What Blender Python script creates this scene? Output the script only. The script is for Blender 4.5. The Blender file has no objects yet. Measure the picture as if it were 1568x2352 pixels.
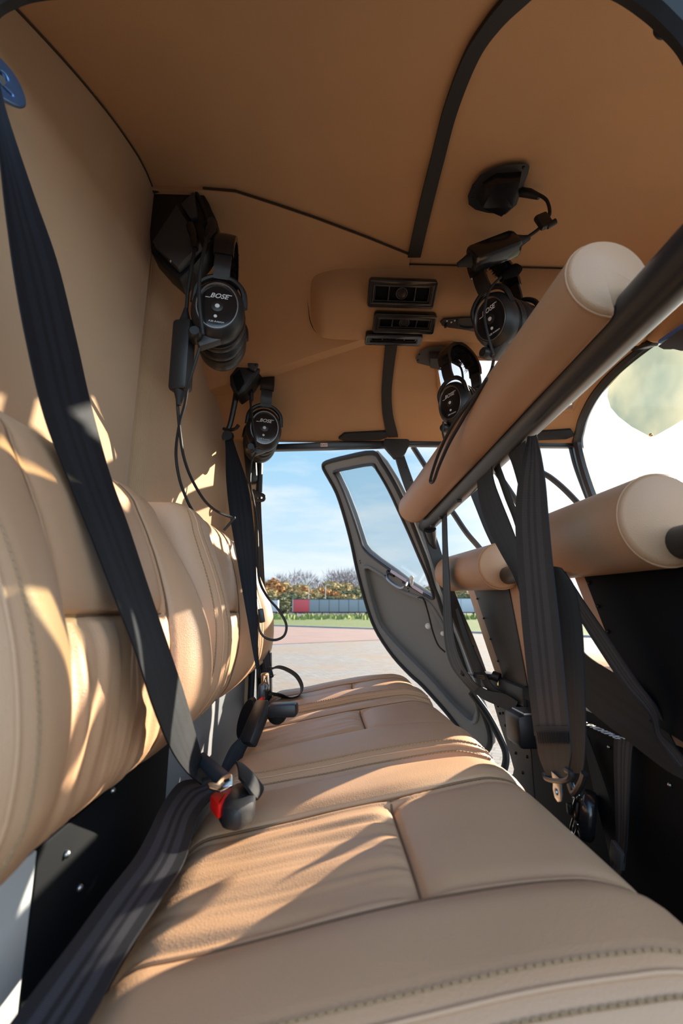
import bpy, bmesh, math, random
from mathutils import Vector, Matrix, noise
R = math.radians
scene = bpy.context.scene
COL = scene.collection

# ------------------------------------------------------------------ camera, sky, sun, exposure
LENS, SENSOR = 16.0, 36.0
FPX = LENS / SENSOR * 2352.0
EYE = Vector((0.0, 0.0, 1.6))
PITCH, YAW = math.atan(224 / FPX), math.atan(39 / FPX * 0.978)
FWD = Vector((math.sin(YAW) * math.cos(PITCH), math.cos(YAW) * math.cos(PITCH), math.sin(PITCH)))
RGT = Vector((math.cos(YAW), -math.sin(YAW), 0))
UPV = RGT.cross(FWD)
cam = bpy.data.objects.new('camera', bpy.data.cameras.new('camera'))
COL.objects.link(cam)
cam.data.sensor_fit = 'VERTICAL'
cam.data.sensor_height = SENSOR
cam.data.lens = LENS
cam.data.clip_start, cam.data.clip_end = 0.02, 1500
cam.matrix_world = Matrix((RGT, UPV, -FWD)).transposed().to_4x4()
cam.location = EYE
cam.data.dof.use_dof = True
cam.data.dof.focus_distance = 0.95
cam.data.dof.aperture_fstop = 5.6
scene.camera = cam
scene.view_settings.view_transform = 'Standard'
scene.view_settings.look = 'None'
scene.view_settings.gamma = 1.0
scene.view_settings.use_curve_mapping = False
scene.view_settings.exposure = 0.35
scene.cycles.diffuse_bounces = 8
scene.cycles.max_bounces = 14
scene.cycles.transparent_max_bounces = 16

SUN_AZ, SUN_EL = R(36), R(22)
SUN_DIR = Vector((math.cos(SUN_AZ) * math.cos(SUN_EL), math.sin(SUN_AZ) * math.cos(SUN_EL), math.sin(SUN_EL)))          # towards the sun
sun = bpy.data.objects.new('sun', bpy.data.lights.new('sun', 'SUN'))
sun.data.energy = 15.0
sun.data.angle = R(0.6)
sun.data.color = (1.0, 0.90, 0.74)
sun.rotation_euler = SUN_DIR.to_track_quat('Z', 'Y').to_euler()
COL.objects.link(sun)

world = bpy.data.worlds.new('autumn_sky')
scene.world = world
world.use_nodes = True
wn, wl = world.node_tree.nodes, world.node_tree.links
wn.clear()
def W(t, **k):
    n = wn.new(t)
    for a, b in k.items(): setattr(n, a, b)
    return n
tc = W('ShaderNodeTexCoord')
sep = W('ShaderNodeSeparateXYZ'); wl.new(tc.outputs['Generated'], sep.inputs[0])
ramp = W('ShaderNodeValToRGB')                              # horizon -> zenith
wl.new(sep.outputs['Z'], ramp.inputs[0])
e = ramp.color_ramp.elements
e[0].position, e[0].color = 0.0, (0.68, 0.74, 0.79, 1)
e[1].position, e[1].color = 0.60, (0.17, 0.37, 0.76, 1)
k = e.new(0.10); k.color = (0.55, 0.70, 0.82, 1)
k = e.new(0.32); k.color = (0.32, 0.56, 0.76, 1)
mp = W('ShaderNodeMapping'); mp.inputs['Scale'].default_value = (2.0, 2.0, 9.0); mp.inputs['Rotation'].default_value = (0.1, 0.25, 0)
wl.new(tc.outputs['Generated'], mp.inputs[0])
cl = W('ShaderNodeTexNoise'); cl.inputs['Scale'].default_value = 2.2; cl.inputs['Detail'].default_value = 7; cl.inputs['Roughness'].default_value = 0.55
wl.new(mp.outputs[0], cl.inputs['Vector'])
cr = W('ShaderNodeValToRGB'); wl.new(cl.outputs['Fac'], cr.inputs[0])
cr.color_ramp.elements[0].position, cr.color_ramp.elements[1].position = 0.42, 0.78
cr.color_ramp.elements[1].color = (0.8, 0.8, 0.8, 1)
mixc = W('ShaderNodeMix', data_type='RGBA'); wl.new(cr.outputs[0], mixc.inputs['Factor'])
wl.new(ramp.outputs[0], mixc.inputs['A']); mixc.inputs['B'].default_value = (0.80, 0.83, 0.85, 1)
dot = W('ShaderNodeVectorMath', operation='DOT_PRODUCT'); wl.new(tc.outputs['Generated'], dot.inputs[0])
dot.inputs[1].default_value = SUN_DIR
gl = W('ShaderNodeMapRange'); gl.interpolation_type = 'SMOOTHSTEP'
wl.new(dot.outputs['Value'], gl.inputs['Value'])
gl.inputs['From Min'].default_value, gl.inputs['From Max'].default_value = 0.74, 0.96
mixs = W('ShaderNodeMix', data_type='RGBA'); wl.new(gl.outputs['Result'], mixs.inputs['Factor'])
wl.new(mixc.outputs['Result'], mixs.inputs['A']); mixs.inputs['B'].default_value = (1.15, 1.12, 1.06, 1)
# added fill: unseen sky behind the near door is brightened to light the cabin
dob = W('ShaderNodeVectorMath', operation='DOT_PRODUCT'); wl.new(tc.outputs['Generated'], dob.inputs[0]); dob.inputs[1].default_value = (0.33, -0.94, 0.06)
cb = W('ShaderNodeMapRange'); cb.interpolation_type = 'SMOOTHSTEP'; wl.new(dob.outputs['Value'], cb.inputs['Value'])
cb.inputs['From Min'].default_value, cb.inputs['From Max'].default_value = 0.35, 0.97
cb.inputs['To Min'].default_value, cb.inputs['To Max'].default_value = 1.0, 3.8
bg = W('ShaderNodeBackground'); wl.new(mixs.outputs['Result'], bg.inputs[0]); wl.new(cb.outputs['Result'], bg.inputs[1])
wo = W('ShaderNodeOutputWorld'); wl.new(bg.outputs[0], wo.inputs[0])

# ------------------------------------------------------------------ helpers
def ray(u, v):
    return FWD + RGT * ((u - 784) / FPX) + UPV * ((1176 - v) / FPX)
def at(u, v, X=None, Y=None, Z=None):
    """a point of the place measured off the photograph: where the sight line meets a plane of known position"""
    d = ray(u, v)
    t = X / d.x if X is not None else Y / d.y if Y is not None else (Z - EYE.z) / d.z
    return EYE + d * t
def on_plane(u, v, p0, n):
    d = ray(u, v)
    return EYE + d * ((p0 - EYE).dot(n) / d.dot(n))
def arch(y):
    return 2.4 - 0.3 * (abs(y - 0.70) / 0.62) ** 1.5
def on_ceiling(u, v, drop=0.0):
    d = ray(u, v); lo, hi = 0.05, 3.0
    for _ in range(50):
        m = (lo + hi) / 2; p = EYE + d * (m / d.y)
        if p.z > arch(m) - drop: hi = m
        else: lo = m
    return EYE + d * (lo / d.y)
def lerp(a, b, t): return a + (b - a) * t
def catmull(pts, n=8, closed=False):
    pts = [Vector(p) for p in pts]
    if len(pts) < 3 and not closed:
        return [pts[0].lerp(pts[-1], i / n) for i in range(n + 1)]
    out = []; m = len(pts)
    for i in range(m if closed else m - 1):
        if closed: p0, p1, p2, p3 = (pts[(i + j - 1) % m] for j in range(4))
        else:
            p1, p2 = pts[i], pts[i + 1]
            p0 = pts[i - 1] if i > 0 else p1 * 2 - p2
            p3 = pts[i + 2] if i + 2 < m else p2 * 2 - p1
        for k in range(n):
            t = k / n
            out.append(0.5 * ((2 * p1) + (p2 - p0) * t + (2 * p0 - 5 * p1 + 4 * p2 - p3) * t * t + (3 * p1 - p0 - 3 * p2 + p3) * t ** 3))
    if not closed: out.append(pts[-1].copy())
    return out

class MB:
    def __init__(s): s.v, s.f, s.uv = [], [], []
    def add(s, verts, faces, uv=None):
        o = len(s.v)
        s.v += [tuple(p) for p in verts]
        s.f += [tuple(i + o for i in f) for f in faces]
        s.uv += list(uv) if uv else [(0, 0)] * len(verts)
        return s
    def grid(s, rows, uv=None, close_u=False, close_v=False):
        n, m = len(rows), len(rows[0]); f = []
        for i in range(n if close_u else n - 1):
            for j in range(m if close_v else m - 1):
                f.append((i * m + j, i * m + (j + 1) % m, (i + 1) % n * m + (j + 1) % m, (i + 1) % n * m + j))
        return s.add([p for r in rows for p in r], f, [q for r in uv for q in r] if uv else None)
    def tube(s, path, rad, n=10, caps=True, closed=False, squash=None):
        path = [Vector(p) for p in path]; m = len(path)
        rads = rad if isinstance(rad, (list, tuple)) else [rad] * m
        rows = []; prev = None
        for i, p in enumerate(path):
            a = path[(i - 1) % m] if closed or i > 0 else path[0]
            b = path[(i + 1) % m] if closed or i < m - 1 else path[-1]
            d = (b - a).normalized()
            if prev is None:
                up = Vector((0, 0, 1)) if abs(d.z) < 0.9 else Vector((1, 0, 0))
                x = d.cross(up).normalized()
            else:
                x = (prev - d * prev.dot(d)).normalized()
            prev = x; y = d.cross(x)
            rows.append([p + (x * math.cos(2 * math.pi * k / n) + y * math.sin(2 * math.pi * k / n) * (squash or 1)) * rads[i] for k in range(n)])
        o = len(s.v)
        s.grid(rows, close_u=closed, close_v=True)
        if caps and not closed:
            s.f.append(tuple(o + k for k in range(n))[::-1])
            s.f.append(tuple(o + (m - 1) * n + k for k in range(n)))
        return s
    def box(s, c, size, M=None, bev=0.0):
        x, y, z = (d / 2 for d in size); c = Vector(c)
        bm = bmesh.new(); bmesh.ops.create_cube(bm, size=1)
        for q in bm.verts: q.co = Vector((q.co.x * 2 * x, q.co.y * 2 * y, q.co.z * 2 * z))
        if bev: bmesh.ops.bevel(bm, geom=bm.edges[:], offset=bev, segments=2, affect='EDGES', profile=0.5)
        bm.verts.ensure_lookup_table(); bm.verts.index_update()
        vs = [(M @ q.co if M else q.co) + c for q in bm.verts]
        s.add(vs, [[q.index for q in f.verts] for f in bm.faces]); bm.free(); return s
    def prism(s, poly, n, th, bev=0.0):
        """polygon of 3-D points, extruded along n by th"""
        bm = bmesh.new(); n = Vector(n)
        a = [bm.verts.new(Vector(p)) for p in poly]; b = [bm.verts.new(Vector(p) + n * th) for p in poly]
        k = len(poly)
        bm.faces.new(a); bm.faces.new(b[::-1])
        for i in range(k): bm.faces.new((a[i], b[i], b[(i + 1) % k], a[(i + 1) % k]))
        if bev: bmesh.ops.bevel(bm, geom=bm.edges[:], offset=bev, segments=2, affect='EDGES', profile=0.5)
        bmesh.ops.recalc_face_normals(bm, faces=bm.faces[:])
        bm.verts.index_update()
        s.add([q.co for q in bm.verts], [[q.index for q in f.verts] for f in bm.faces]); bm.free(); return s
    def ring(s, outer, inner, n, th):
        """frame between two outlines with the same number of points, extruded along n"""
        n = Vector(n); rows = [[Vector(p) for p in outer], [Vector(p) for p in inner],
                               [Vector(p) + n * th for p in inner], [Vector(p) + n * th for p in outer]]
        return s.grid(rows, close_u=True, close_v=True)
    def lathe(s, prof, n=24, M=None, sx=1, sy=1):
        """profile of (radius, height) about local Z"""
        rows = []
        for r, h in prof:
            rows.append([(M @ Vector((r * sx * math.cos(2 * math.pi * k / n), r * sy * math.sin(2 * math.pi * k / n), h)) if M else
                          Vector((r * sx * math.cos(2 * math.pi * k / n), r * sy * math.sin(2 * math.pi * k / n), h))) for k in range(n)])
        return s.grid(rows, close_v=True)
    def ball(s, c, r, n=12):
        prof = [(math.sin(math.pi * i / n) * r, -math.cos(math.pi * i / n) * r) for i in range(n + 1)]
        return s.lathe(prof, n=n * 2, M=Matrix.Translation(Vector(c)))
    def build(s, name, m, parent=None, angle=40, smooth=True):
        me = bpy.data.meshes.new(name)
        me.from_pydata(s.v, [], s.f); me.validate()
        bm = bmesh.new(); bm.from_mesh(me)
        bmesh.ops.remove_doubles(bm, verts=bm.verts[:], dist=1e-6)
        bmesh.ops.recalc_face_normals(bm, faces=bm.faces[:])
        bm.to_mesh(me); bm.free()
        if len(s.uv) == len(me.vertices) and any(q != (0, 0) for q in s.uv):
            ul = me.uv_layers.new(name='UVMap')
            for lp in me.loops: ul.data[lp.index].uv = s.uv[lp.vertex_index]
        me.polygons.foreach_set('use_smooth', [smooth] * len(me.polygons))
        if smooth: me.set_sharp_from_angle(angle=R(angle))
        me.materials.append(m)
        o = bpy.data.objects.new(name, me); COL.objects.link(o)
        if parent: o.parent = parent; o.matrix_parent_inverse = parent.matrix_basis.inverted()
        return o

def tag(o, label=None, cat=None, group=None, kind=None):
    if label: o['label'] = label
    if cat: o['category'] = cat
    if group: o['group'] = group
    if kind: o['kind'] = kind
    return o
def thing(name, label, cat, loc=(0, 0, 0), group=None):
    o = bpy.data.objects.new(name, None); COL.objects.link(o)
    o.location = loc; o.empty_display_size = 0.05
    return tag(o, label, cat, group)
def struct(o, label=None):
    o['kind'] = 'structure'
    if label: o['label'] = label
    return o
def strap_rows(rows, axis='X', n=6):
    """rows of (left u, left v, right u, right v, plane value): the two edges of a webbing strap"""
    L = [at(r[0], r[1], **{axis: r[4]}) for r in rows]; Q = [at(r[2], r[3], **{axis: r[4]}) for r in rows]
    return catmull(L, n), catmull(Q, n)
def strap(L, Q, th=0.0014, cross=6, bow=0.0):
    """solid webbing between two edge lines, UV: across, along in metres"""
    mb = MB(); rows, uv = [], []; d = 0.0
    for i in range(len(L)):
        a, b = L[i], Q[i]
        if i: d += ((L[i] + Q[i]) / 2 - (L[i - 1] + Q[i - 1]) / 2).length
        j0, j1 = max(i - 1, 0), min(i + 1, len(L) - 1)
        tdir = (L[j1] + Q[j1] - L[j0] - Q[j0]).normalized()
        nn = (b - a).cross(tdir)
        nn = nn.normalized() if nn.length > 1e-9 else Vector((1, 0, 0))
        top = [a.lerp(b, k / cross) + nn * (th / 2 + bow * 4 * (k / cross) * (1 - k / cross)) for k in range(cross + 1)]
        bot = [p - nn * th for p in top[::-1]]
        rows.append(top + bot)
        uv.append([(k / cross, d) for k in range(cross + 1)] + [(1 - k / cross, d) for k in range(cross + 1)])
    o = len(mb.v); m = len(rows[0])
    mb.grid(rows, uv, close_v=True)
    mb.f.append(tuple(o + k for k in range(m))[::-1]); mb.f.append(tuple(o + (len(rows) - 1) * m + k for k in range(m)))
    return mb
def text_mb(txt, size, M, depth=0.0003, shear=0.0, bold=0.0, spacing=1.0):
    cu = bpy.data.curves.new('lettering', 'FONT'); cu.body = txt; cu.size = size; cu.extrude = depth
    cu.align_x = 'CENTER'; cu.align_y = 'CENTER'; cu.shear = shear; cu.offset = bold; cu.space_character = spacing
    ob = bpy.data.objects.new('lettering', cu); COL.objects.link(ob)
    bpy.context.view_layer.update()
    me = bpy.data.meshes.new_from_object(ob.evaluated_get(bpy.context.evaluated_depsgraph_get()))
    mb = MB(); mb.add([M @ v.co for v in me.vertices], [tuple(p.vertices) for p in me.polygons])
    bpy.data.objects.remove(ob); bpy.data.curves.remove(cu); bpy.data.meshes.remove(me)
    return mb
def frame_m(origin, x, y):
    x = Vector(x).normalized(); y = Vector(y); y = (y - x * y.dot(x)).normalized(); z = x.cross(y)
    M = Matrix((x, y, z)).transposed().to_4x4(); M.translation = Vector(origin); return M

# ------------------------------------------------------------------ materials
MAT = {}
def mat(name, base, rough=0.5, spec=0.5, metal=0.0, bump=None, var=None, sheen=0.0, coat=0.0):
    m = bpy.data.materials.new(name); m.use_nodes = True
    nt = m.node_tree; p = nt.nodes['Principled BSDF']
    p.inputs['Base Color'].default_value = (*base, 1)
    p.inputs['Roughness'].default_value = rough
    p.inputs['Specular IOR Level'].default_value = spec
    p.inputs['Metallic'].default_value = metal
    p.inputs['Sheen Weight'].default_value = sheen
    p.inputs['Coat Weight'].default_value = coat
    tcn = nt.nodes.new('ShaderNodeTexCoord')
    if var:                                                  # (scale, amount)
        nz = nt.nodes.new('ShaderNodeTexNoise'); nz.inputs['Scale'].default_value = var[0]; nz.inputs['Detail'].default_value = 5
        nt.links.new(tcn.outputs['Object'], nz.inputs['Vector'])
        mx = nt.nodes.new('ShaderNodeMix'); mx.data_type = 'RGBA'
        nt.links.new(nz.outputs['Fac'], mx.inputs['Factor'])
        mx.inputs['A'].default_value = (*[c * (1 - var[1]) for c in base], 1)
        mx.inputs['B'].default_value = (*[min(1, c * (1 + var[1])) for c in base], 1)
        nt.links.new(mx.outputs['Result'], p.inputs['Base Color'])
    if bump:                                                 # (kind, scale, distance)
        kind, sc, dist = bump
        if kind == 'leather':
            t = nt.nodes.new('ShaderNodeTexVoronoi'); t.feature = 'DISTANCE_TO_EDGE'; out = t.outputs['Distance']
        else:
            t = nt.nodes.new('ShaderNodeTexNoise'); t.inputs['Detail'].default_value = 3; out = t.outputs['Fac']
        t.inputs['Scale'].default_value = sc
        nt.links.new(tcn.outputs['Object'], t.inputs['Vector'])
        b = nt.nodes.new('ShaderNodeBump'); b.inputs['Distance'].default_value = dist; b.inputs['Strength'].default_value = 0.5
        nt.links.new(out, b.inputs['Height']); nt.links.new(b.outputs[0], p.inputs['Normal'])
    MAT[name] = m
    return m
LEATHER = mat('tan_leather', (0.46, 0.262, 0.142), 0.46, 0.36, bump=('leather', 420, 0.0006), var=(14, 0.05))
SEAMLEATHER = mat('dark_tan_seam', (0.19, 0.105, 0.055), 0.8, 0.1)
STITCH = mat('tan_thread', (0.30, 0.18, 0.09), 0.7)
FABRIC = mat('tan_headliner_cloth', (0.42, 0.27, 0.155), 0.9, 0.2, bump=('noise', 700, 0.0008), var=(9, 0.06), sheen=0.2)
HEADLINER = mat('tan_headliner_felt', (0.46, 0.272, 0.143), 0.95, 0.15, bump=('noise', 700, 0.0008), var=(9, 0.06))
RIBBED = mat('tan_ribbed_cloth', (0.42, 0.27, 0.155), 0.9, 0.2, sheen=0.2)
nt = RIBBED.node_tree
_w = nt.nodes.new('ShaderNodeTexWave'); _w.bands_direction = 'Y'; _w.inputs['Scale'].default_value = 90
_t = nt.nodes.new('ShaderNodeTexCoord'); _b = nt.nodes.new('ShaderNodeBump'); _b.inputs['Distance'].default_value = 0.0008; _b.inputs['Strength'].default_value = 0.6
nt.links.new(_t.outputs['Object'], _w.inputs['Vector']); nt.links.new(_w.outputs['Fac'], _b.inputs['Height']); nt.links.new(_b.outputs[0], nt.nodes['Principled BSDF'].inputs['Normal'])
SEAMCLOTH = mat('dark_piping', (0.05, 0.033, 0.02), 0.9, 0.2)
BLACK = mat('black_plastic', (0.012, 0.012, 0.013), 0.42, 0.45, bump=('noise', 500, 0.0003))
GLOSSBLACK = mat('gloss_black_plastic', (0.01, 0.01, 0.011), 0.18, 0.5)
RUBBER = mat('black_rubber', (0.014, 0.014, 0.015), 0.6, 0.4)
PLASTICGREY = mat('dark_grey_plastic', (0.05, 0.05, 0.053), 0.5, 0.4, bump=('noise', 600, 0.0003))
DOORGREY = mat('dark_grey_door_paint', (0.19, 0.188, 0.180), 0.55, 0.3, var=(6, 0.08))
FRAMEBLUE = mat('black_satin_frame', (0.020, 0.022, 0.026), 0.35, 0.5)
PANELBLACK = mat('black_painted_metal', (0.003, 0.0035, 0.0045), 0.7, 0.12, var=(10, 0.2))
PANELGREY = mat('grey_painted_metal', (0.032, 0.032, 0.031), 0.5, 0.3, var=(12, 0.15))
LIGHTGREY = mat('light_grey_metal', (0.42, 0.43, 0.42), 0.45, 0.5, var=(30, 0.08))
TUBEBLACK = mat('satin_black_tube', (0.022, 0.021, 0.021), 0.33, 0.5)
CHROME = mat('polished_steel', (0.75, 0.74, 0.72), 0.15, metal=1.0)
STEEL = mat('dull_steel', (0.38, 0.38, 0.38), 0.35, metal=1.0)
BRASS = mat('brass', (0.75, 0.55, 0.25), 0.3, metal=1.0)
BLUESTEEL = mat('blued_steel', (0.09, 0.17, 0.33), 0.3, metal=0.7)
RED = mat('red_button', (0.62, 0.010, 0.006), 0.4)
WHITEP = mat('white_plastic', (0.75, 0.73, 0.68), 0.4)
LOGO = mat('grey_lettering', (0.62, 0.62, 0.62), 0.5)
FUR = mat('black_sheepskin', (0.008, 0.007, 0.007), 0.95, 0.1)
EARPAD = mat('black_ear_pad', (0.014, 0.014, 0.016), 0.4, 0.45, bump=('noise', 300, 0.0006))
BLUEP = mat('blue_panel', (0.05, 0.14, 0.42), 0.4)
PINKLABEL = mat('pale_violet_label', (0.62, 0.55, 0.68), 0.6)
REDLET = mat('red_lettering', (0.55, 0.03, 0.02), 0.6)
CREAM = mat('cream_label', (0.80, 0.74, 0.68), 0.6)

def webbing(name, base, light):
    m = bpy.data.materials.new(name); m.use_nodes = True
    nt = m.node_tree; p = nt.nodes['Principled BSDF']; N, Lk = nt.nodes, nt.links
    p.inputs['Roughness'].default_value = 0.55; p.inputs['Specular IOR Level'].default_value = 0.25
    uv = N.new('ShaderNodeUVMap'); sp = N.new('ShaderNodeSeparateXYZ'); Lk.new(uv.outputs[0], sp.inputs[0])
    rp = N.new('ShaderNodeValToRGB'); rp.color_ramp.interpolation = 'CONSTANT'
    Lk.new(sp.outputs['X'], rp.inputs[0])
    el = rp.color_ramp.elements
    el[0].position, el[0].color = 0.0, (*base, 1)
    el[1].position, el[1].color = 0.20, (*light, 1)
    for ps, c in ((0.36, base), (0.45, light), (0.55, base), (0.64, light), (0.80, base)):
        x = el.new(ps); x.color = (*c, 1)
    Lk.new(rp.outputs[0], p.inputs['Base Color'])
    mv = N.new('ShaderNodeMapping'); mv.inputs['Scale'].default_value = (9, 260, 1); Lk.new(uv.outputs[0], mv.inputs[0])
    wv = N.new('ShaderNodeTexWave'); wv.bands_direction = 'Y'; wv.inputs['Scale'].default_value = 1.0; wv.inputs['Distortion'].default_value = 0.6
    Lk.new(mv.outputs[0], wv.inputs['Vector'])
    bp = N.new('ShaderNodeBump'); bp.inputs['Distance'].default_value = 0.0006; bp.inputs['Strength'].default_value = 0.5
    Lk.new(wv.outputs['Fac'], bp.inputs['Height']); Lk.new(bp.outputs[0], p.inputs['Normal'])
    MAT[name] = m; return m
WEB = webbing('black_webbing', (0.005, 0.0055, 0.007), (0.008, 0.009, 0.012))
WEBGREY = webbing('charcoal_webbing', (0.015, 0.0155, 0.018), (0.042, 0.040, 0.045))

def glass(name, tint, alpha):
    """thin clear pane: mostly see-through, a little mirror"""
    m = bpy.data.materials.new(name); m.use_nodes = True
    nt = m.node_tree; nt.nodes.remove(nt.nodes['Principled BSDF'])
    o = nt.nodes['Material Output']
    tr = nt.nodes.new('ShaderNodeBsdfTransparent'); tr.inputs[0].default_value = (*tint, 1)
    gs = nt.nodes.new('ShaderNodeBsdfGlossy'); gs.inputs['Roughness'].default_value = 0.02
    mx = nt.nodes.new('ShaderNodeMixShader'); mx.inputs[0].default_value = alpha
    nt.links.new(tr.outputs[0], mx.inputs[1]); nt.links.new(gs.outputs[0], mx.inputs[2]); nt.links.new(mx.outputs[0], o.inputs[0])
    MAT[name] = m; return m
GLASS = glass('clear_acrylic', (0.95, 0.97, 0.98), 0.05)
DOORGLASS = glass('door_acrylic', (0.86, 0.89, 0.90), 0.05)
def visor_mat():
    m = glass('green_tinted_acrylic', (0.50, 0.56, 0.50), 0.04)
    nt = m.node_tree
    tr = next(n for n in nt.nodes if n.type == 'BSDF_TRANSPARENT')
    t = nt.nodes.new('ShaderNodeTexCoord'); nz = nt.nodes.new('ShaderNodeTexNoise'); nz.inputs['Scale'].default_value = 6; nz.inputs['Detail'].default_value = 3
    nt.links.new(t.outputs['Object'], nz.inputs['Vector'])
    r = nt.nodes.new('ShaderNodeValToRGB'); nt.links.new(nz.outputs['Fac'], r.inputs[0])
    r.color_ramp.elements[0].position, r.color_ramp.elements[0].color = 0.35, (0.58, 0.64, 0.58, 1)
    r.color_ramp.elements[1].position, r.color_ramp.elements[1].color = 0.70, (0.90, 0.87, 0.72, 1)
    nt.links.new(r.outputs[0], tr.inputs[0])
    return m
VISOR = visor_mat()
# ------------------------------------------------------------------ the setting outside
def ground_mat():
    m = bpy.data.materials.new('block_paving'); m.use_nodes = True
    nt = m.node_tree; N, Lk = nt.nodes, nt.links; p = N['Principled BSDF']; p.inputs['Roughness'].default_value = 0.8
    t = N.new('ShaderNodeTexCoord'); mp = N.new('ShaderNodeMapping'); mp.inputs['Rotation'].default_value = (0, 0, 0.5)
    Lk.new(t.outputs['Object'], mp.inputs[0])
    br = N.new('ShaderNodeTexBrick'); Lk.new(mp.outputs[0], br.inputs['Vector'])
    br.inputs['Scale'].default_value = 1.0; br.inputs['Brick Width'].default_value = 0.22; br.inputs['Row Height'].default_value = 0.11; br.inputs['Mortar Size'].default_value = 0.008
    br.inputs['Color1'].default_value = (0.155, 0.143, 0.132, 1); br.inputs['Color2'].default_value = (0.21, 0.195, 0.18, 1); br.inputs['Mortar'].default_value = (0.09, 0.086, 0.072, 1)
    n1 = N.new('ShaderNodeTexNoise'); n1.inputs['Scale'].default_value = 0.35; n1.inputs['Detail'].default_value = 8; n1.inputs['Roughness'].default_value = 0.75
    Lk.new(t.outputs['Object'], n1.inputs['Vector'])
    r1 = N.new('ShaderNodeValToRGB'); r1.color_ramp.elements[0].position = 0.46; r1.color_ramp.elements[1].position = 0.66; Lk.new(n1.outputs['Fac'], r1.inputs[0])
    mx = N.new('ShaderNodeMix'); mx.data_type = 'RGBA'; Lk.new(r1.outputs[0], mx.inputs['Factor']); Lk.new(br.outputs['Color'], mx.inputs['A'])
    mx.inputs['B'].default_value = (0.195, 0.135, 0.085, 1)      # fallen leaves trodden into the joints
    Lk.new(mx.outputs['Result'], p.inputs['Base Color'])
    return m
PAVING = ground_mat()
REDPAVE = mat('red_paving', (0.205, 0.13, 0.11), 0.85, var=(0.6, 0.22))
CONCRETE = mat('pale_concrete', (0.27, 0.262, 0.245), 0.8, var=(1.5, 0.1))
GRASS = mat('grass', (0.085, 0.115, 0.022), 0.9, var=(0.5, 0.35), bump=('noise', 3, 0.3))
def quad(name, pts, m):
    return MB().add([Vector(p) for p in pts], [(0, 1, 2, 3)]).build(name, m)
struct(quad('ground', [(-260, -60, 0), (300, -60, 0), (300, 420, 0), (-260, 420, 0)], PAVING))
struct(MB().prism([Vector(p) for p in ((-60, -60, 0), (60, -60, 0), (60, .25, 0), (-60, .25, 0))], (0, 0, 1), .012).build('bounce_cut_ground', mat('bounce_cut_dark', (0.030, 0.030, 0.030), 0.9, var=(3, 0.2)), smooth=False), 'added dark ground sheet cutting bounce light on the near side of the helicopter')  # unseen dark ground, added so less light bounces up to the headliner
kl, kr = at(560, 1433, Z=0.1), at(1345, 1460, Z=0.1)
kd = (kr - kl); kl2, kr2 = kl - kd * 1.2, kr + kd * 1.5
kn = Vector((-kd.y, kd.x, 0)).normalized()
g0 = [kl2, kr2, kr2 + kn * 150, kl2 + kn * 150]
struct(quad('ground_lawn', [Vector((p.x, p.y, 0.09)) for p in g0], GRASS), 'green grass verge behind the kerb')
struct(MB().prism([Vector((p.x, p.y, 0.0)) for p in (kl2, kr2, kr2 + kn * 0.35, kl2 + kn * 0.35)], (0, 0, 1), 0.13).build('kerb', CONCRETE, smooth=False), 'pale concrete kerb along the grass')
rp = [at(600, 1482, Z=0), at(880, 1470, Z=0), at(880, 1447, Z=0), at(560, 1438, Z=0)]
struct(MB().prism([Vector((p.x, p.y, 0.0)) for p in rp], (0, 0, 1), 0.02).build('pavement_red', REDPAVE, smooth=False), 'reddish paved strip before the kerb')

rng = random.Random(7)
TRAILERGREY = mat('grey_curtain', (0.18, 0.20, 0.21), 0.6); TRAILERRED = mat('red_curtain', (0.45, 0.045, 0.05), 0.55)
TRAILERWHITE = mat('white_trailer', (0.34, 0.37, 0.40), 0.5); TYRE = mat('tyre', (0.015, 0.015, 0.015), 0.8)
def trailer(label, u0, u1, vb, dist, h, length, m, redlen=0):
    a = at(u0, vb, Y=dist); a.z = 0.1
    t = thing('truck_trailer', label, 'trailer', a, 'trailers parked beyond the grass')
    w = 2.5; x0 = a.x; y0 = a.y
    if redlen:
        MB().box((x0 + redlen / 2, y0 + w / 2, 2.5), (redlen, w, h - 1.1), bev=0.05).build('red_curtain', TRAILERRED, t)
        MB().box((x0 - 0.15, y0 + w / 2, 2.5), (0.3, w, h - 1.1), bev=0.05).build('headboard', CONCRETE, t)
    MB().box((x0 + (redlen + length) / 2, y0 + w / 2, 2.5), (length - redlen, w, h - 1.1), bev=0.05).build('curtain_side', m, t)
    n = int(length / 2.6)
    for i in range(1, n): MB().box((x0 + redlen + (length - redlen) * i / n, y0 - 0.03, 2.5), (0.08, 0.06, h - 1.15)).build('curtain_strap', TRAILERGREY if m != TRAILERGREY else PANELGREY, t)
    MB().box((x0 + length / 2, y0 + w / 2, 2.5 + (h - 1.1) / 2), (length, w + 0.05, 0.16)).build('roof_rail', PANELGREY, t)
    MB().box((x0 + length / 2, y0 + w / 2, 0.95), (length, w, 0.22)).build('chassis', TYRE, t)
    for i in range(3):
        MB().tube([(x0 + length - 2.2 - i * 1.3, y0, 0.62), (x0 + length - 2.2 - i * 1.3, y0 + 0.5, 0.62)], 0.5, 14).build('wheel', TYRE, t)
    return t
trailer('long grey curtain trailer with a red front section by the autumn trees', 673, 0, 1413, 108, 4.0, 22, TRAILERGREY, 3.7)
trailer('small white trailer at the far edge beside the rear door post', 604, 0, 1411, 116, 4.0, 3.6, TRAILERWHITE)
trailer('white box trailer seen between the seatback and the open door', 1030, 0, 1418, 98, 4.0, 14, TRAILERWHITE)

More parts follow.
